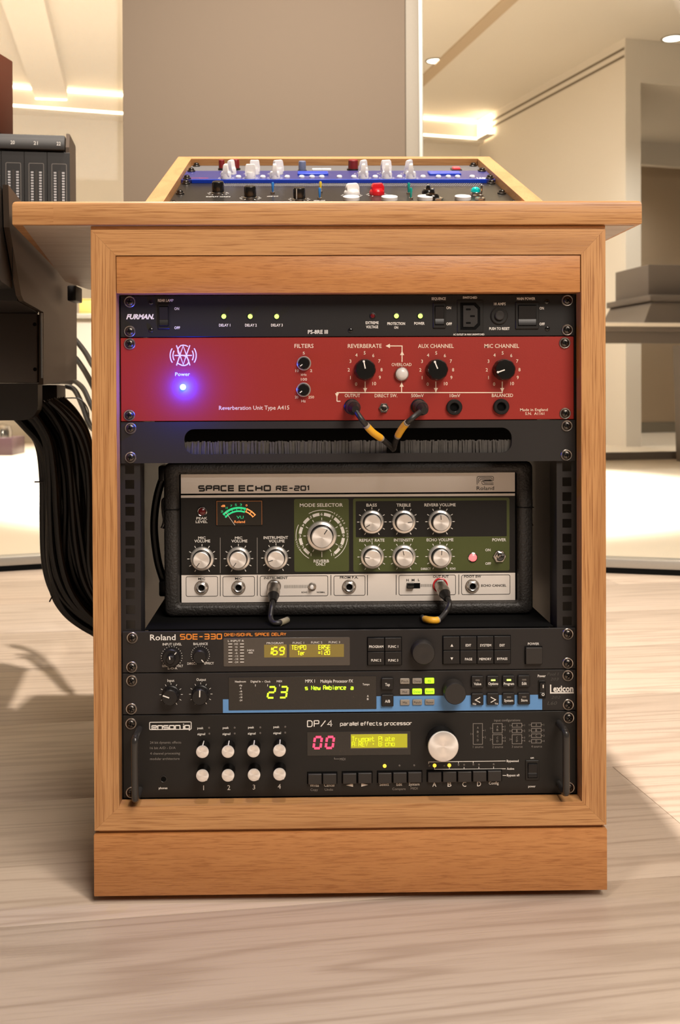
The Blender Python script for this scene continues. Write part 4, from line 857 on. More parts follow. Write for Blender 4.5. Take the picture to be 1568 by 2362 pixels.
for i, s_ in enumerate('ABCD'): cfg((193.6, 177.7 - i * 5.85), (203.9, 177.7 - i * 5.85 - 3.9), s_, str(i + 1), str(i + 1))
textpart(t, m, grey_ink, 'faint_lettering', 'dim grey print and diagrams')

# ---- shelf and tape echo
t = Thing('rack_shelf', 'thin black rack shelf under the tape echo case', 'shelf', (0, 3, RZ + 4 * UH))
m = MB(); m.box(-218, 218, 4, 330, RZ + 4 * UH + .1, RZ + 4 * UH + 1.3, .2); t.part('tray', m, deep)
EZ = RZ + 4 * UH + 1.8
t = Thing('tape_echo', 'vintage tape echo in a black leatherette case with silver and olive-green panel', 'tape echo', (0, 66, EZ))
ox0, ox1, oz0, oz1 = -204.5, 209.5, EZ, 453.4; ix0, ix1, iz0, iz1 = -187.5, 192, 295.5, 441
def ring(k, y, r, jx=0): # k = 0 outer .. 1 inner
    x0 = ox0 + (ix0 - ox0) * k; x1 = ox1 + (ix1 - ox1) * k; a = oz0 + (iz0 - oz0) * k; b = oz1 + (iz1 - oz1) * k
    return [(x, y, z) for x, z in rrect(x0, x1, a, b, r, 6)]
m = MB(); m.loft([ring(0, 300, 8), ring(0, 64, 8), ring(.06, 60, 7.6), ring(.2, 57.5, 7), ring(.7, 57, 5), ring(.86, 58, 4), ring(.97, 61, 3), ring(1, 66, 2.5), ring(1, 73, 2.5)], 0, True, False); t.part('case', m, tolex, ang=60)
for x0, x1 in ((ox0 - .25, -186.9), (191.4, ox1 + .25)):
    m = MB(); zz = 401.5; m.box(x0, x1, 56.6, 75, zz - .35, zz + .35); t.part('lid_seam', m, deep)
m = MB(); m.slab(-187.4, 191.9, 295.6, 440.9, 72, 68.5, 2, .4); t.part('panel_back', m, deep)
Y = 66.0
(xl, zt), (xr, zb_) = (-185.8,440.3), (190.2,296.0)
zs1, zs2, zs3, zs4 = (0.5,418.5)[1], (0.5,416.6)[1], (0.5,413.9)[1], (0.2,326.9)[1]
m = MB(); m.box(xl, xr, Y, Y + 2.4, zs1, zt); m.box(xl, xr, Y, Y + 2.4, zs3, zs2); t.part('upper_strip', m, silver, 'brushed silver name strip', smooth=False)
m = MB(); m.box(xl, xr, Y, Y + 2.4, zb_, zs4); t.part('lower_strip', m, silver, 'brushed silver socket strip', smooth=False)
m = MB(); m.box(xl, xr, Y, Y + 2.4, zs4 + .02, zs3 - .02); t.part('black_panel', m, blk3, smooth=False)
def green(a, b, r, nm='green_field', y=-.1, mat=green_p): mm = MB(); mm.tri([(x, z) for x, z in rrect(a[0], b[0], b[1], a[1], r)], Y + y); return t.part(nm, mm, mat, smooth=False, recalc=False)
green((-59.0,411.8), (2.6,329.8), 2); green((7.4,411.9), (183.9,329.4), 2); green((10.3,408.9), (180.8,368.2), 1, 'black_field', -.16, blk3)
m = MB(); m.lathe(0, 0, [(13.6, 0), (13.6, -.8), (12.6, -2.4), (10.4, -3.2)], 40, cap=False); m.lathe(0, 0, [(10.4, -3.2), (9.8, -3.0), (9.6, -9), (9.4, -11)], 40, mi=1, cap=False); m.lathe(0, 0, [(9.4, -11), (9.2, -11.6), (8.6, -12), (4, -11.8), (.3, -11.7)], 40, mi=2)
TK = m.mesh('knob', [alu_ring, plastic, alu]); TKP = knob_line(3.5, 8.6, .7, -11.9, black_ink)
def eknob(p, a, s_=1.0):
    k = t.put('knob', TK, (p[0], Y - .1, p[1]), a, sx=s_); sub(k, 'pointer', TKP); return k
small = [((-162.5,345.2), 215), ((-121.7,345.1), 215), ((-79.5,345.6), 255), ((28.5,385.4), 240), ((64.4,385.4), 82), ((105.3,385.3), -4), ((28.6,346.0), 280), ((64.3,346.0), -14), ((105.2,345.9), 3)]
for p, a in small: eknob(p, a)
eknob((-28.0,370.1), 33, 1.26)
p = (-162.2,398.3); m = MB(); m.lathe(p[0], p[1], [(5.6, 0), (5.6, -1.4), (4.8, -2.0), (4, -1.6)], 24, Y, 1, cap=False); m.lathe(p[0], p[1], [(4, -.5), (3.8, -2.4), (2, -3.4), (.4, -3.6)], 20, Y); t.part('peak_lamp', m, [led_rd, chrome], 'dark red lamp in a chrome ring')
p = (142.2,344.7); m = MB(); m.lathe(p[0], p[1], [(5.4, 0), (5.4, -1.2), (4.6, -1.6), (4.4, -1)], 24, Y, 1, cap=False); m.lathe(p[0], p[1], [(4.5, -.5), (4.2, -2.4), (2.4, -3.6), (.4, -3.8)], 20, Y); t.part('power_lamp', m, [led_r, chrome], 'lit pink-red lamp')
p = (172.4,345.7); m = MB(); m.lathe(p[0], p[1], [(7.6, 0), (7.6, -1.6), (7, -2.2), (5.4, -2.2)], 6, Y, cap=False); m.lathe(p[0], p[1], [(5.4, -1), (5.2, -3.2), (4.4, -3.6), (3, -3.4), (2.4, -3)], 20, Y, cap=True); tg_ = t.part('toggle_switch', m, [chrome])
m = MB(); m.tube([(p[0], Y - 3, p[1]), (p[0] + .3, Y - 8, p[1] + 1.6), (p[0] + .6, Y - 15, p[1] + 3.6), (p[0] + .7, Y - 16.5, p[1] + 4)], [1.6, 1.8, 2.6, 1.6], 14); o = bpy.data.objects.new('lever', m.mesh('lever', chrome, t.org)); C.objects.link(o); o.parent = tg_
m = MB(); m.lathe(0, 0, [(7.8, 0), (7.8, -1.2), (7.2, -1.8), (6.4, -1.8)], 30, mi=1, cap=False); m.lathe(0, 0, [(6.6, -1), (6.6, -2.6), (5.4, -3.2), (4.4, -3.2), (3.9, -2.4), (3.8, -1)], 6, cap=False); m.lathe(0, 0, [(4.9, -2.2), (4.9, -4.2), (4.3, -4.6), (3.6, -4.2), (3.4, -1)], 24, cap=False); m.lathe(0, 0, [(4.0, -1.2), (.3, -1.2)], 20, mi=2); EJ = m.mesh('jack_socket', [alu_ring, steel, deep])
for p in ((-163.2,313.0), (-121.8,312.9), (-81.9,313.8), (2.6,312.7), (105.3,313.4), (141.6,312.3)): t.put('jack_socket', EJ, (p[0], Y, p[1]))
p = (105.3,313.4); m = MB(); m.lathe(p[0], p[1], [(8.6, -.3), (8.4, -2.2), (7.6, -2.6), (7, -2.2)], 28, Y, cap=False); t.part('red_washer', m, red_pl, 'red ring round the output socket')
p = (-39.0,313.0); m = MB(); m.lathe(p[0], p[1], [(4.6, 0), (4.6, -1), (3.4, -1.4)], 20, Y, 1); m.lathe(p[0] - .6, p[1], [(2.4, -1), (2.2, -6), (1.4, -6.6)], 16, Y); t.part('mode_lever', m, [white_pl, steel])
p = (75.0,313.1); m = MB(); m.box(p[0] - 7.6, p[0] + 7.6, Y - .2, Y + .5, p[1] - 3, p[1] + 3, mi=1); m.box(p[0] - 7, p[0] + .5, Y - 4.5, Y, p[1] - 2.6, p[1] + 3.4, .5); t.part('slide_switch', m, [gloss, deep])
# VU meter
a, b = (-146.6,410.9), (-94.2,382.3)
m = MB(); m.slab(a[0], b[0], b[1], a[1], Y, Y - 1.4, 1, .5); vu = t.part('vu_meter', m, vu_face, 'lit level meter')
def vsub(nm, mm, mat, lab=None):
    o = bpy.data.objects.new(nm, mm.mesh(nm, mat, t.org, smooth=False, recalc=False)); C.objects.link(o); o.parent = vu; tag(o, lab)
m = MB(); m.stroke([(a[0] + 1, b[1] + 1), (a[0] + 1, a[1] - 1), (b[0] - 1, a[1] - 1), (b[0] - 1, b[1] + 1)], .8, Y - 1.5); vsub('glow_edge', m, vu_glow, 'orange lit edge')
c = (-121.0,379.0); yv = Y - 1.55
m = MB(); m.arc(c[0], c[1], 23.39, -48, 20, 2.29, yv); m.arc(c[0], c[1], 19.72, -50, 20, 1.83, yv)
for g_ in (-46, -34, -20, -6, 7, 18): m.tick(c[0], c[1], 18.81, 24.77, g_, 0.60, yv)
for s_, g_ in (('20', -44), ('10', -30), ('7', -18), ('5', -7), ('3', 5)): TC(m, s_, (c[0] + 27.06 * math.sin(R(g_)), c[1] + 27.06 * math.cos(R(g_))), 2.29, 2.29, 0, y=yv)
TC(m, 'VU', (c[0] + 1.38, c[1] + 12.84), 7.80, 3.21, .0, y=yv); vsub('green_scale', m, vu_green, 'green lit scale')
m = MB(); m.arc(c[0], c[1], 23.85, 21, 50, 1.38, yv, n=8); m.arc(c[0], c[1], 20.64, 21, 50, 1.19, yv, n=8)
for g_ in (23, 37, 50): m.tick(c[0], c[1], 19.72, 24.77, g_, 0.73, yv)
TC(m, '0', (c[0] + 8.72, c[1] + 26.15), 1.83, 2.29, 0, y=yv); TC(m, 'Roland', (c[0] + 0.92, c[1] + 7.80), 11.93, 2.75, .0, y=yv); TC(m, 'dB', (c[0] - 17.43, c[1] + 25.69), 4.59, 2.29, .02, y=yv); vsub('orange_scale', m, vu_orange, 'orange lit scale end')
m = MB(); m.stroke([(-125.4,383.0), (-136.0,398.1)], .55, yv - .05); vsub('needle', m, white_ink)
m = MB(); q = .4587 * 1.055
for s_, c, wd, h in [('PEAK', (-162.5,390.8), 12.38, 2.75), ('LEVEL', (-162.8,386.9), 13.30, 2.75), ('MIC', (-162.6,368.8), 8.26, 2.75), ('VOLUME', (-162.2,365.2), 17.89, 2.98), ('MIC', (-121.5,368.5), 8.26, 2.75), ('VOLUME', (-120.6,364.9), 17.89, 2.98), ('INSTRUMENT', (-79.7,368.5), 27.52, 2.98), ('VOLUME', (-78.7,364.6), 17.89, 2.98),
                     ('MODE SELECTOR', (-28.3,404.8), 48.62, 3.67), ('REVERB', (-28.6,341.8), 17.43, 3.21), ('ONLY', (-29.1,338.3), 11.47, 3.21), ('BASS', (28.3,404.4), 11.93, 3.21), ('TREBLE', (64.3,404.2), 16.05, 3.21), ('REVERB VOLUME', (105.4,404.2), 35.32, 3.21), ('REPEAT RATE', (28.4,364.8), 28.44, 3.21), ('INTENSITY', (64.4,364.8), 22.48, 3.21), ('ECHO VOLUME', (105.3,364.8), 30.27, 3.21), ('DIRECT', (89.2,332.1), 11.01, 2.29), ('ECHO', (119.6,332.1), 6.42, 2.29), ('POWER', (172.2,364.3), 15.60, 3.21), ('ON', (159.4,352.9), 5.96, 2.75), ('OFF', (159.6,337.5), 6.42, 2.75)]: TC(m, s_, c, wd, h, .02, y=Y - .3)
for (c, a) in small:
    for i in range(11): m.tick(c[0], c[1], 14.2, 16.6, -150 + 30 * i, .8, Y - .3)
c = (-28.0,370.1)
for i in range(11): m.tick(c[0], c[1], 17.8, 20.6, -150 + 30 * i, .8, Y - .3)
m.tick(c[0], c[1], 17.8, 24, 180, .8, Y - .3)
for i in range(11):
    if i < 10: m.arc(c[0], c[1], 24.4, -150 + 30 * i + 6, -150 + 30 * i + 24, 3.4, Y - .3, n=5)
    g_ = -150 + 30 * i; TN(m, str(i + 1), (c[0] + 24.4 * math.sin(R(g_)), c[1] + 24.4 * math.cos(R(g_))), 3.0, .01, Y - .3, 1.25)
m.arc(c[0], c[1], 29, -150, -122, .7, Y - .3); m.arc(c[0], c[1], 29, -98, -64, .7, Y - .3); m.arc(c[0], c[1], 29, -30, 26, .7, Y - .3); m.arc(c[0], c[1], 29, 96, 150, .7, Y - .3)
def curved(txt, r, a0, a1, h):
    for i, ch in enumerate(txt):
        if ch == ' ': continue
        a = a0 + (a1 - a0) * i / (len(txt) - 1); vs_, fs, x0, x1 = _glyphs(ch, .01, 0); k = h / .7
        cs, sn = math.cos(R(a)), math.sin(R(a)); px, pz = c[0] + r * sn, c[1] + r * cs
        m.add([(px + (x - (x0 + x1) / 2) * k * cs + (z * k - h / 2) * sn, Y - .3, pz - (x - (x0 + x1) / 2) * k * sn + (z * k - h / 2) * cs) for x, z in vs_], fs)
curved('REPEAT', 29, -121, -99, 1.9); curved('REVERB ECHO', 29, 30, 92, 2.0)
textpart(t, m, white_ink)
m = MB(); m.stroke([(-142.0,368.9), (-142.2,328.9)], .7, Y - .3); m.stroke([(-100.6,368.6), (-100.8,328.6)], .7, Y - .3); textpart(t, m, grey_ink, 'divider_lines')
m = MB(); ST(m, 'SPACE', (-166.5,424.4), (-125.6,424.2), 7.11, 1.79, .9, Y - .2); ST(m, 'ECHO', (-121.3,424.1), (-84.8,424.2), 7.11, 1.79, .9, Y - .2); ST(m, 'RE-201', (-79.4,423.9), (-41.9,423.9), 6.05, 1.47, .8, Y - .2)
T(m, 'Roland', (146.9,422.8), (166.5,422.6), 4.13, .0, y=Y - .2)
a, b = (147.4,436.0), (166.0,426.8); x0, x1, z1, z0 = a[0], b[0], a[1], b[1]; hh = z1 - z0
for k, dd in enumerate((0, 1.6, 3.2)):
    m.stroke(_round([(x0 + dd, z0 + (0 if k == 0 else dd)), (x0 + dd, z1 - dd), (x1 - dd, z1 - dd), (x1 - dd, z0 + hh * .46 + dd * .3 - .4), (x0 + 5 + dd, z0 + hh * .46 + dd * .3 - .4)], 2.0)[0:99], .55, Y - .2)
m.stroke(_round([(x0 + 7.5, z0 + hh * .36), (x0 + 7.5, z0 + 1.6), (x1, z0 + 1.6)], 1.5), .55, Y - .2); m.stroke(_round([(x0 + 5.4, z0 + hh * .42), (x0 + 5.4, z0), (x1, z0)], 2), .55, Y - .2)
for a, b in (((-180.6,325.3), (-145.2,303.1)), ((-139.3,325.0), (-103.9,302.8)), ((-97.4,325.2), (-21.4,302.6)), ((-14.5,324.8), (20.6,302.8)), ((58.8,325.0), (122.7,302.7)), ((129.6,324.7), (184.3,302.7))):
    rr = rrect(a[0], b[0], b[1], a[1], 1.8, 4); m.stroke(rr, .55, Y - .2, closed=True)
for a, b in (((-142.2,326.5), (-142.3,303.1)), ((-100.6,326.2), (-100.7,303.2)), ((-17.9,326.0), (-18.0,303.1)), ((23.4,325.7), (23.3,302.7)), ((55.7,325.5), (55.6,303.0)), ((126.5,325.5), (126.4,302.9))): m.stroke([a, b], .7, Y - .2)
for s_, c, wd, h in [('MIC', (-163.1,322.7), 7.80, 2.52), ('MIC', (-121.8,322.7), 7.80, 2.52), ('INSTRUMENT', (-79.9,323.1), 26.60, 2.52), ('FROM P.A.', (2.6,323.0), 20.64, 2.52), ('OUT PUT', (106.1,323.2), 17.89, 2.52), ('FOOT SW', (142.1,323.1), 19.27, 2.52), ('ECHO CANCEL', (165.9,312.7), 28.44, 2.52), ('H', (68.4,319.5), 2.75, 2.52), ('M', (74.7,319.5), 3.21, 2.52), ('L', (81.1,319.7), 1.83, 2.52), ('ECHO', (-47.8,306.7), 6.42, 1.65), ('NORMAL', (-29.2,306.6), 9.17, 1.65)]: TC(m, s_, c, wd, h, .02, y=Y - .2)
for i in range(22): p = (-70.2,313.2); m.stroke([(p[0] + i * 1.22, p[1] - 1.8), (p[0] + i * 1.22, p[1] + 1.8)], .35, Y - .2)
for i in range(13): p = (83.3,313.3); m.stroke([(p[0] + i * 1.15, p[1] - 1.6), (p[0] + i * 1.15, p[1] + 1.6)], .35, Y - .2)
textpart(t, m, black_ink, 'dark_lettering', 'black print on the silver strips')
# latches and strap handle on the case sides
for s_, x, zt_ in ((-1, ox0 - .3, 409.9), (1, ox1 + .3, 409.8)):
    m = MB(); m.box(x, x + s_ * 1.6, 92, 122, zt_ - 34, zt_ + 2, .4); la_ = t.part('latch', m, chrome)
    m = MB(); m.tube(smooth_path([(x + s_ * 2.5, 100, zt_), (x + s_ * 5.5, 98, zt_ - 3), (x + s_ * 5.0, 97, zt_ - 16), (x + s_ * 3.6, 97, zt_ - 25), (x + s_ * 6, 97, zt_ - 34)], 5), [1.9] * 20 + [2.4], 10)
    o = bpy.data.objects.new('latch_lever', m.mesh('latch_lever', chrome, t.org)); C.objects.link(o); o.parent = la_
m = MB(); m.tube(smooth_path([(ox0 - 4, 120, 438), (ox0 - 11, 120, 425), (ox0 - 17, 120, 400), (ox0 - 19, 120, 370), (ox0 - 15, 120, 335), (ox0 - 8, 120, 310)], 6), 4.6, 10); st = t.part('strap_handle', m, vinyl)
for z in (438, 304): m = MB(); m.box(ox0 - 12, ox0 - .2, 106, 134, z - 9, z + 9, 2); o = bpy.data.objects.new('strap_end', m.mesh('strap_end', vinyl, t.org)); C.objects.link(o); o.parent = st

# ---- patch cables
def cable(label, plug, dirv, path, pr, mats, sleeve=None, tip=14, tagm=yellow):
    t = Thing('patch_cable', label, 'cable', tuple(plug), group='patch cables plugged into the rack')
    d = Vector(dirv).normalized(); P0 = Vector(plug)
    m = MB(); L_ = tip; m.tube([P0, P0 + d * L_ * .6, P0 + d * L_ * .62, P0 + d * L_], [pr, pr, pr * 1.08, pr * .96], 18); t.part('plug_shell', m, mats[0])
    e = P0 + d * L_
    m = MB(); m.tube([e, e + d * 4, e + d * 11], [pr * .9, pr * .8, 3.9], 16); t.part('strain_relief', m, mats[1])
    pts = smooth_path([e + d * 5] + [Vector(p) for p in path], 8); m = MB(); m.tube(pts, 2.9, 12); t.part('cord', m, rubber)
    if sleeve:
        k0, k1 = sleeve; n = len(pts) - 1; seg = pts[int(k0 * n):int(k1 * n) + 1]
        m = MB(); m.tube(seg, 3.6, 12); s_ = t.part('clear_sleeve', m, clear if tagm else pm('cream_sleeve', (150, 142, 118), .4))
        if tagm: m = MB(); m.tube(seg[1:-1], 3.75, 12); o = bpy.data.objects.new('yellow_tag', m.mesh('yellow_tag', tagm, t.org)); C.objects.link(o); o.parent = s_
def P3(p, y): return (p[0], y, p[1])
a = (3.0,516.4); cable('short patch cable in the red unit\'s left output socket', (a[0], -4.3, a[1]), (.10, -1, -.10), [P3((10.7,504.8), -32), P3((22.2,491.1), -26), P3((33.5,482.8), -14), P3((44.9,473.2), 2), P3((47.8,470.2), 14), P3((51.1,468.2), 50)], 7.4, (plastic_g, plastic), (.27, .5))
a = (74.0,516.1); cable('short patch cable in the red unit\'s middle input socket', (a[0], -4.3, a[1]), (.12, -1, -.16), [P3((63.3,504.6), -34), P3((55.1,495.4), -26), P3((49.5,483.6), -14), P3((48.2,473.7), 2), P3((49.2,471.2), 14), P3((52.5,469.2), 50)], 7.4, (plastic_g, plastic), (.26, .48))
a = (-81.9,313.8); cable('patch cable plugged into the tape echo\'s instrument socket', (a[0], 61.2, a[1]), (-.02, -1, -.42), [P3((-83.5,297.8), 30), P3((-84.8,287.8), 24), P3((-81.7,284.3), 14), P3((-74.3,284.2), 14), P3((-67.9,283.0), 30), P3((-66.3,280.1), 52)], 6.8, (steel, plastic), (.68, .86), 17, None)
a = (105.3,313.4); cable('patch cable plugged into the tape echo\'s red-ringed output', (a[0], 61.2, a[1]), (.14, -1, -.36), [P3((110.3,300.9), 26), P3((105.4,292.3), 22), P3((96.8,286.1), 14), P3((87.3,285.9), 13), P3((82.3,284.5), 26), P3((83.5,280.8), 52)], 6.8, (steel, plastic), (.52, .82), 17)

# =================================================================== ANGLED RACK ON THE DESK
TH = R(20.5); SRX = -(R(90) - TH); SO = (10, 148, 731.0)
def sthing(name, label, cat, s0): 
    wv = (SO[0], SO[1] + s0 * math.cos(TH), SO[2] + s0 * math.sin(TH)); return Thing(name, label, cat, (0, 0, s0), (SRX, 0, 0), wv)
t = Thing('angled_rack', 'sloping oak rack frame standing on the desk top', 'rack frame', SO)
m = MB()
prof = [(148 - .0, 731.0), (148 + 584 * math.cos(TH), 731 + 584 * math.sin(TH)), (148 + 584 * math.cos(TH), 731.0)]
for x0, x1 in ((-257.5, -233.5), (253.5, 277.5)):
    m = MB(); m.add([(x, y, z) for x in (x0, x1) for y, z in prof], [(0, 1, 2), (3, 5, 4), (0, 3, 4, 1), (1, 4, 5, 2), (2, 5, 3, 0)]); t.part('side_board', m, oak_y, smooth=False)
ny, nz = -math.sin(TH), math.cos(TH); dy, dz = math.cos(TH), math.sin(TH)
def sl(s_, n): return (148 + s_ * dy + n * ny, 731 + s_ * dz + n * nz)
m = MB(); q = [sl(558.5, 0), sl(584, 0), (148 + 584 * dy, 731), (148 + 560 * dy, 731), sl(558.5, -40)]
m.add([(x, y, z) for x in (-233.4, 253.4) for y, z in q], [(0, 1, 2, 3, 4), (5, 9, 8, 7, 6)] + [(i, (i + 1) % 5, 5 + (i + 1) % 5, 5 + i) for i in range(5)]); t.part('rear_board', m, oak_x, smooth=False)
m = MB(); q = [sl(60, -9), sl(188, -9), sl(188, -12), sl(60, -12)]; m.add([(x, y, z) for x in (-233.4, 253.4) for y, z in q], [(0, 1, 2, 3), (4, 7, 6, 5)] + [(i, (i + 1) % 4, 4 + (i + 1) % 4, 4 + i) for i in range(4)]); t.part('lower_board', m, oak_x, smooth=False)
YS = 11.0
def spanel(t, s0, s1, mat, yf, edge=None):
    m = MB(); m.slab(-242.6, 242.6, s0 + .4, s1 - .4, YS + 3, yf, .8, .4); t.part('front_panel', m, mat)
    m = MB(); m.box(-215, 215, YS + 3.05, YS + 30, s0 + 3, s1 - 3); t.part('chassis', m, blk)
SX0, SX1 = -234.0, 234.5
def sscrews(t, s0, s1, y):
    for x in (SX0, SX1):
        for s_ in (s0 + 8, s1 - 8): t.put('rack_screw', BIGS, (x, y, s_), 15)
m = MB(); m.lathe(0, 0, [(6.4, 0), (6.4, -1.6), (5.8, -2.2), (4.6, -2.2), (4.5, -4.4), (3.6, -5.6), (.6, -5.9)], 20); m.box(-2.6, 2.6, -5.2, -6.1, -.5, .5, mi=1); m.box(-.5, .5, -5.2, -6.1, -2.6, 2.6, mi=1); BIGS = m.mesh('rack_screw', [gunmetal, deep])
# front: black preamp
t = sthing('valve_preamp', 'black rack preamp with coloured knobs, nearest on the sloping rack', 'rack unit', 190)
spanel(t, 190, 379, pm('preamp_black', (24, 22, 20), .3, spec=.25), YS); sscrews(t, 190, 379, YS)
for x in (SX0, SX1): t.put('rack_screw', BIGS, (x, YS, 283), 30)
m = MB(); m.lathe(0, 0, [(9.4, 0), (9.4, -1), (8.8, -1.6)], 30, mi=1, cap=False); m.lathe(0, 0, [(8.8, -1), (8.6, -15), (7.8, -16.5), (6.4, -17), (.5, -17)], 30); KB = m.mesh('knob', [gloss, chrome]); KBP = MB().box(-.5, .5, -2, -16, 8.5, 9.1).mesh('pointer', white_ink)
for p, a in (((-179.4,291.5), 10), ((-131.0,252.3), 20), ((-61.1,238.1), 205)): k = t.put('knob', KB, (p[0], YS, p[1]), a, label='black knob'); sub(k, 'pointer', KBP)
def chick(mat, label, p, a, sc_=1.0):
    m = MB(); m.lathe(0, 0, [(11.5, 0), (11.5, -4), (10, -7), (8, -9), (.5, -9.5)], 26)
    m.loft([[(x, y, z) for x, z in ((-3.6 * k, -11 * j), (3.6 * k, -11 * j), (3.2 * k, 12.5 * j), (0, 14.5 * j), (-3.2 * k, 12.5 * j))] for y, k, j in ((-5, 1.5, .8), (-11, 1.1, .82), (-16, .8, .62), (-17, .5, .5))], 0, True, True)
    k = t.put('pointer_knob', m.mesh('pointer_knob', mat), (p[0], YS, p[1]), a, label, sc_); return k
chick(white_pl, 'white pointer knob', (14.9,272.4), 70); chick(red_pl, 'red pointer knob', (51.8,279.3), 75, .95)
chick(gloss, 'black pointer knob', (126.7,282.4), 10, .8); chick(gloss, 'black pointer knob', (127.3,240.3), 10, .9)
m = MB(); m.lathe(0, 0, [(11.6, 0), (11.6, -4.5), (11, -5.2), (10, -5.4), (.5, -5.4)], 32); m.lathe(-6, 3, [(.9, -5.4), (.6, -5.6)], 8, mi=1); m.lathe(6, 3, [(.9, -5.4), (.6, -5.6)], 8, mi=1); WD = m.mesh('white_cap', [white_pl, deep])
for p in ((12.4,234.2), (66.3,233.9), (117.7,236.9), (170.6,236.6)): t.put('white_cap', WD, (p[0], YS, p[1]), label='round white cap')
def toggle(p, mat, lab, h=10):
    m = MB(); m.lathe(0, 0, [(3.2, 0), (3.2, -2), (2.4, -2.4)], 6, mi=1); m.tube([(0, -2, 0), (0, -6, .3), (0, -4 - h, 1), (0, -6 - h, 1.2)], [1.2, 1.6, 2.2, 1.2], 12); t.put('toggle', m.mesh('toggle', [mat, chrome]), (p[0], YS, p[1]), 0, lab)
for p, mt, lb_ in (((-99.6,287.4), bl_pl, 'blue toggle'), ((-29.9,294.2), yl_pl, 'yellow toggle'), ((-32.2,241.3), bl_pl, 'blue toggle'), ((98.2,282.6), teal, 'teal toggle'), ((97.1,240.5), teal, 'teal toggle'), ((201.0,264.1), chrome, 'chrome toggle')): toggle(p, mt, lb_)
p = (194.0,271.2); m = MB(); m.lathe(0, 0, [(7.6, 0), (7.4, -4), (6.8, -5)], 24, mi=1, cap=False); m.lathe(0, 0, [(6.9, -4), (6.7, -8), (5, -10.5), (2.5, -11.6), (.4, -12)], 8); t.put('jewel_lamp', m.mesh('jewel_lamp', [teal_j, chrome]), (p[0], YS, p[1]), 0, 'faceted teal lamp in a chrome ring')
for p in ((194.7,233.0), (135.1,233.4)): t.put('nut', MB().lathe(0, 0, [(7.4, 0), (7.2, -2.6), (6, -3.4), (3, -3.4), (2.6, -1)], 6).mesh('nut', chrome), (p[0], YS, p[1]))
m = MB(); s0 = 352
for j in range(5):
    for i in range(118):
        x = -186 + i * 3.45 + (1.7 if j % 2 else 0)
        m.add([(x - .9, YS - .1, s0 + j * 5.2), (x, YS - .1, s0 + j * 5.2 - 1.5), (x + .9, YS - .1, s0 + j * 5.2), (x, YS - .1, s0 + j * 5.2 + 1.5)], [(0, 1, 2, 3)])
t.part('perforation', m, pm('pale_dots', (176, 172, 166), .5), 'band of small perforations', kind='stuff', smooth=False, recalc=False)
m = MB()
for p in ((-179.2,287.9), (-130.8,248.8), (-61.1,238.1), (14.7,268.8), (51.5,275.7), (126.7,240.3)):
    for i in range(11): m.tick(p[0], p[1], 12.5, 15.5, -150 + 30 * i, 1.2, YS - .15)
for s_, p, wd in (('INPUT GAIN', (-177.2,259.5), 34), ('LOW CUT', (-99.0,262.5), 16), ('HIGH CUT', (-32.5,227.8), 16)): TC(m, s_, p, wd, 5, .01, y=YS - .15)
textpart(t, m, white_ink)
# middle: blue compressor, standing proud of its neighbours
t = sthing('blue_compressor', 'blue rack unit with tall white pointer knobs, in the middle of the sloping rack', 'rack unit', 379)
YB = YS - 5
m = MB(); m.slab(-242.6, 242.6, 379.4, 467.6, YS + 3, YB, .8, .4); t.part('front_panel', m, blue_panel)
m = MB(); m.slab(-226, 228, 376.6, 380.6, YS - .2, YB - .6, .5, .3); t.part('edge_strip', m, blue_edge, 'bright blue lower edge')
m = MB(); m.box(-215, 215, YS + 3.05, YS + 40, 383, 464); t.part('chassis', m, blk)
sscrews(t, 379, 468, YB)
m = MB(); m.lathe(0, 0, [(8.2, 0), (7.6, -8), (6.6, -10), (.5, -10.5)], 28)
m.loft([[(x, y, z) for x, z in ((-3 * k, -8.4 * j), (3 * k, -8.4 * j), (2.6 * k, 8.8 * j), (-2.6 * k, 8.8 * j))] for y, k, j in ((-4, 2.0, .85), (-11, 1.3, .95), (-20, 1.0, .82), (-21.5, .7, .7))], 0, True, True); m.lathe(0, 0, [(.1, 0)], 6); WK = m.mesh('pointer_knob', white_pl)
def SB(p): return p
rows = [(-174.1, 5), (-136.3, 92), (-98.6, 178), (38.7, 8), (75.3, 6), (112.5, 8)]
for (x, a) in rows: t.put('pointer_knob', WK, (x, YB, 393), a, label='white pointer knob')
for (x, a), b in zip(rows, (20, 85, 60, 30, 75, 30)): t.put('pointer_knob', WK, (x * .985 + 3, YB, 436), b, label='white pointer knob')
for a, b in ((-63.4, -14.7), (144.6, 195.5)):
    m = MB(); m.slab(a, b, 420, 446, YB, YB - 3, 2, 1); t.part('meter_window', m, blue_edge, 'long blue meter window')
m = MB(); m.lathe(0, 0, [(4.2, 0), (4.2, -2), (3, -3.6), (.4, -4)], 16); WB = m.mesh('push_button', white_pl)
for x in (-155.1, -117.3, -79.4, -56.8, -40.9, -25.6, 1.7, 24.3, 57.6, 95.6, 132.2, 156.2, 171.6, 186.2, 208.9): t.put('push_button', WB, (x, YB, 398 if x not in () else 400))
m = MB(); T(m, '1A508', (215.6, 391.4), (235.8, 391.3), 12, .02, y=YB - .15)
for c in rows:
    for r_ in (393, 436):
        for i in range(9): m.tick(c[0], r_, 10, 12.5, -130 + 32 * i, 1.1, YB - .15)
textpart(t, m, white_ink)
m = MB(); a, b = (-230.6, 393.7), (-201.8, 393.6); m.stroke([(a[0] + (b[0] - a[0]) * i / 14, a[1] + (5 if i % 2 else -3) * (1 if i < 9 else .3)) for i in range(15)], 1.3, YB - .15); textpart(t, m, pm('red_ink', (200, 50, 60), .5), 'red_lettering', 'red script mark')
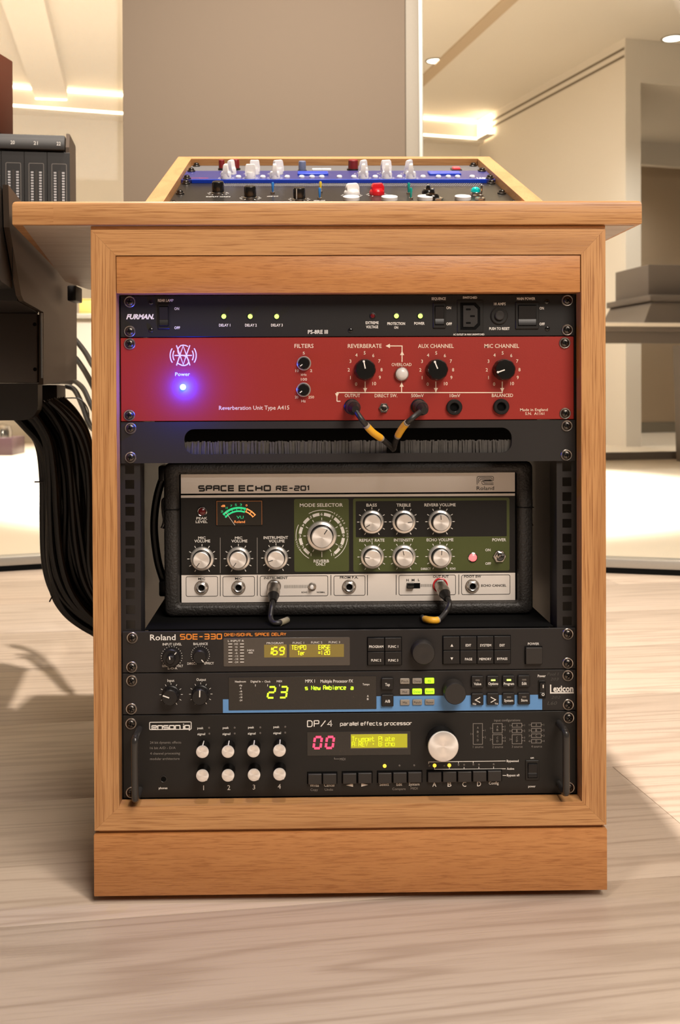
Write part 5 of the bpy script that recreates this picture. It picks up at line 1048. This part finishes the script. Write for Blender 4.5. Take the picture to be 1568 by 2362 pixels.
# rear: grey unit
t = sthing('grey_limiter', 'grey rack unit with dark red knobs, farthest up the sloping rack', 'rack unit', 468)
spanel(t, 468, 557, grey_panel, YS); sscrews(t, 468, 557, YS)
def cylknob(p, r, h, mat, lab):
    m = MB(); m.lathe(0, 0, [(r * 1.25, 0), (r * 1.2, -2.5), (r, -3)], 24, mi=1, cap=False); m.lathe(0, 0, [(r, -2), (r * .96, -h + 1), (r * .85, -h), (.4, -h)], 26); t.put('knob', m.mesh('knob', [mat, plastic]), (p[0], YS, p[1]), 0, lab)
cylknob((-165.7, 512), 6.4, 17, dred_pl, 'dark red knob'); cylknob((-188.7, 512), 5, 16, dred_pl, 'dark red knob'); cylknob((28.6, 506), 8.4, 17, dred_pl, 'dark red knob'); cylknob((-55.6, 490), 6.2, 17, slate_pl, 'slate blue knob')
for x0 in (-39.3, -23.7): m = MB(); m.slab(x0, x0 + 15.5, 492, 500, YS, YS - 4, 1, .6); t.part('white_key', m, white_pl)
m = MB(); m.slab(198.8 - 8.5, 198.8 + 8.5, 490, 512, YS, YS - 3, 1, .5); rs = t.part('rocker_switch', m, gloss)
m = MB(); m.slab(198.8 - 6, 198.8 + 6, 494, 508, YS - 2.5, YS - 5.5, 1, .6); o = bpy.data.objects.new('red_rocker', m.mesh('red_rocker', pm('red_lit_plastic', (230, 70, 80), .3, emit=(240, 60, 70), es=.4), t.org)); C.objects.link(o); o.parent = rs

# =================================================================== MIXING CONSOLE AT THE LEFT
CA = R(7.3)
t = Thing('mixing_console', 'black mixing console with padded armrest and meter bridge, cut off at left', 'mixing console', (0, 0, 0), (0, 0, CA), (-355, -30, 0))
plate = [(36, 753), (776, 757), (776, 962), (786, 988), (915, 996), (920, 737), (906, 556), (351, 543), (357, 642), (155, 640), (132, 645), (43, 709)]
m = MB(); m.add([(x, v, z) for x in (-6, 0) for v, z in plate], [tuple(range(12))[::-1], tuple(range(12, 24))] + [(i, (i + 1) % 12, 12 + (i + 1) % 12, 12 + i) for i in range(12)]); t.part('end_plate', m, endplate, 'brushed taupe end plate', smooth=False)
m = MB(); m.box(.1, .5, 60, 62.5, 655, 690); t.part('plate_slot', m, deep)
m = MB(); q = [(30 + 48 * math.sin(R(a)) * -1, 700 + 50 * math.cos(R(a))) for a in range(0, 181, 15)] + [(110, 650), (110, 750)]
m.add([(x, v, z) for x in (-1900, -7) for v, z in q], [tuple(range(len(q))), tuple(range(len(q), 2 * len(q)))[::-1]] + [(i, (i + 1) % len(q), len(q) + (i + 1) % len(q), len(q) + i) for i in range(len(q))]); t.part('armrest', m, vinyl, 'padded black armrest', ang=50)
m = MB(); m.box(-1900, -7, 111, 770, 690, 748, 3); t.part('control_surface', m, console_blk)
m = MB(); m.box(-1900, -7, 150, 360, 640, 689); t.part('kneeboard', m, console_blk)
m = MB(); m.box(-1900, -7, 345, 900, 546, 640, 2); t.part('fascia', m, console_fas, 'dark fascia panel with two small holes')
m = MB(); m.box(-1900, -46, 318, 350, 641, 645, .5); t.part('fascia_lip', m, steel, 'thin bright lip')
m = MB(); m.box(-2.5, -.2, 346, 349, 552, 640); t.part('edge_bead', m, chrome, 'bright bead on the fascia end')
for z in (624.6, 563.8): m = MB(); m.add([(-10.2 + 2.6 * math.cos(2 * math.pi * i / 14), 344.6, z + 2.6 * math.sin(2 * math.pi * i / 14)) for i in range(14)], [tuple(range(14))]); t.part('fixing_hole', m, deep, recalc=False)
m = MB(); r_ = 20; pts = [(-1900, 545), (-7, 545), (-7, 495 + r_)] + [(-7 - r_ + r_ * math.cos(R(a)), 495 + r_ - r_ * math.sin(R(a))) for a in (20, 45, 70, 90)] + [(-1900, 495)]
m.prism(pts, 400, 348); t.part('lower_fascia', m, console_blk, smooth=False)
m = MB(); m.box(-1900, -7, 780, 905, 757, 984, 3); br_ = t.part('meter_bridge', m, console_blk)
m = MB(); m.box(-1900, -7, 768, 780, 955, 975, 2); t.part('bridge_rail', m, console_blk, 'black top rail with channel numbers')
def msub(parent, nm, mm, mat, **kw):
    o = bpy.data.objects.new(nm, mm.mesh(nm, mat, t.org, **kw)); C.objects.link(o); o.parent = parent; return o
x_r = 0.9
for k in range(4):
    x1 = x_r - k * 38.9; x0 = x1 - 38.4
    m = MB(); m.slab(x0, x1, 762, 952, 780, 774, .6, .4); mod = t.part('meter_module', m, meter_grey)
    m = MB(); cx = (x0 + x1) / 2 + 1
    m.stroke(rrect(cx - 12.5, cx + 12.5, 770, 932, 2), .9, 773.8, closed=True); msub(mod, 'meter_outline', m, grey_ink, smooth=False, recalc=False)
    for dx in (-7, 7):
        m = MB()
        for i in range(30): m.box(cx + dx - 2.2, cx + dx + 2.2, 773.2, 774.2, 777 + i * 4.75, 779.9 + i * 4.75)
        msub(mod, 'bar_graph', m, pm('pale_bar', (190, 188, 190), .4) if k + dx == -7 else MATS['pale_bar'], smooth=False)
    m = MB(); m.box(cx - 2, cx + 2, 773.4, 774.2, 777, 920); msub(mod, 'scale_strip', m, console_fas)
    m = MB(); TC(m, str(22 - k), (cx, 966), 7, 6, .01, y=767.8); msub(mod, 'channel_number', m, white_ink, smooth=False, recalc=False)
m = MB(); m.box(-60, -2, 560, 700, 505, 544, 3); t.part('connector_box', m, plastic)
# loudspeaker on the bridge
t = Thing('loudspeaker', 'dark red-brown wooden loudspeaker on top of the console, cut off at left', 'loudspeaker', (-600, 700, 985), (0, 0, R(-12.9)), (-561, 777, 985))
t.org = (0, 0, 985)
m = MB(); m.box(-180, 0, -150, 0, 985, 1124, 1.5); t.part('cabinet', m, mahog)
m = MB(); m.box(-176, -4, -156, -150.2, 990, 1120, 2); t.part('grille', m, blk)
# cable loom and loose cables
Lp = [(-477.5, 507.4), (-455.5, 481.9), (-437.4, 452.0), (-430.8, 402.4), (-430.6, 345.1), (-429.7, 281.5), (-419.3, 235.6), (-396.1, 203.5), (-360.7, 177.7), (-326.5, 163.4)]
Rp = [(-402.8, 522.9), (-385.8, 505.1), (-370.2, 478.3), (-359.0, 440.1), (-353.7, 389.2), (-352.1, 331.9), (-349.9, 280.9), (-340.0, 242.6), (-322.4, 216.9), (-300.9, 204.0)]
t = Thing('cable_loom', 'thick loom of black cables hanging in a curve beside the cabinet', 'cables', (-420, 430, 500))
for i in range(36):
    f = i / 35; ph = random.uniform(0, 6.28); am = random.uniform(.005, .035); yy = random.uniform(-28, 28)
    pts = []
    for j, (l, r_) in enumerate(zip(Lp, Rp)):
        g_ = min(1, max(0, f + am * math.sin(ph + j * .9) * 3)); pts.append((l[0] + (r_[0] - l[0]) * g_, 430 + yy * (1 - abs(2 * f - 1) * .5) + j * 2, l[1] + (r_[1] - l[1]) * g_))
    pts += [(-292 + f * 6, 560 + 40 * f, 225 + 40 * f), (-285, 660 + 20 * f, 235 + 40 * f), (-200, 690, 240 + 40 * f)]
    m = MB(); m.tube(smooth_path(pts, 7), random.choice((4.4, 5.0, 5.6)), 9); t.part('cable', m, loomr)
for k, (l, d) in enumerate(((3, (-7, 0)), (6, (2, -8)))):
    c0 = (Lp[l][0], 425, Lp[l][1]); m = MB(); m.tube([(c0[0] + 6, c0[1] - 6, c0[2]), (c0[0] + d[0], c0[1] - 6, c0[2] + d[1])], 1.2, 6); t.part('tie_end', m, plastic)
def loose(name, label, pts, r, mat=rubber): m = MB(); m.tube(smooth_path(pts, 8), r, 10); return single(name, m, mat, label, 'cable', org=tuple(pts[0]), group='loose cables behind the console')
loose('signal_cable', 'thick black cable sloping down behind the console, uppermost of the group', [(-522.7, 1010, 656.6), (-501.6, 1000, 638.6), (-472.9, 960, 611.0), (-444.4, 900, 580.5), (-406.3, 800, 556.1), (-377.1, 740, 531.7)], 5.5)
loose('signal_cable', 'thick black cable sloping steeply down behind the console, second from the top', [(-520.8, 1000, 617.8), (-496.9, 985, 599.9), (-471.8, 945, 574.9), (-444.4, 890, 544.0), (-409.8, 800, 504.1), (-380.0, 720, 471.3)], 5.5)
loose('signal_cable', 'black cable running nearly level from the connector box to the cabinet', [(-512.4, 960, 553.1), (-491.5, 950, 553.0), (-464.5, 900, 538.4), (-440.8, 850, 509.9), (-407.8, 780, 473.3)], 5)
loose('signal_cable', 'black cable dropping from the connector box to the cabinet, lowest thick one', [(-506.3, 940, 544.5), (-487.4, 930, 536.0), (-462.3, 880, 506.3), (-434.4, 820, 468.1), (-395.8, 740, 459.3)], 5.2)
loose('thin_cable', 'thin black cable making a loose loop beside the connector box', [(-492.6, 870, 521.3), (-466.2, 868, 519.6), (-450.5, 866, 503.2), (-447.4, 866, 482.0), (-453.1, 866, 469.8), (-464.5, 866, 466.6), (-479.9, 870, 478.8), (-484.4, 850, 495.6)], 1.2)
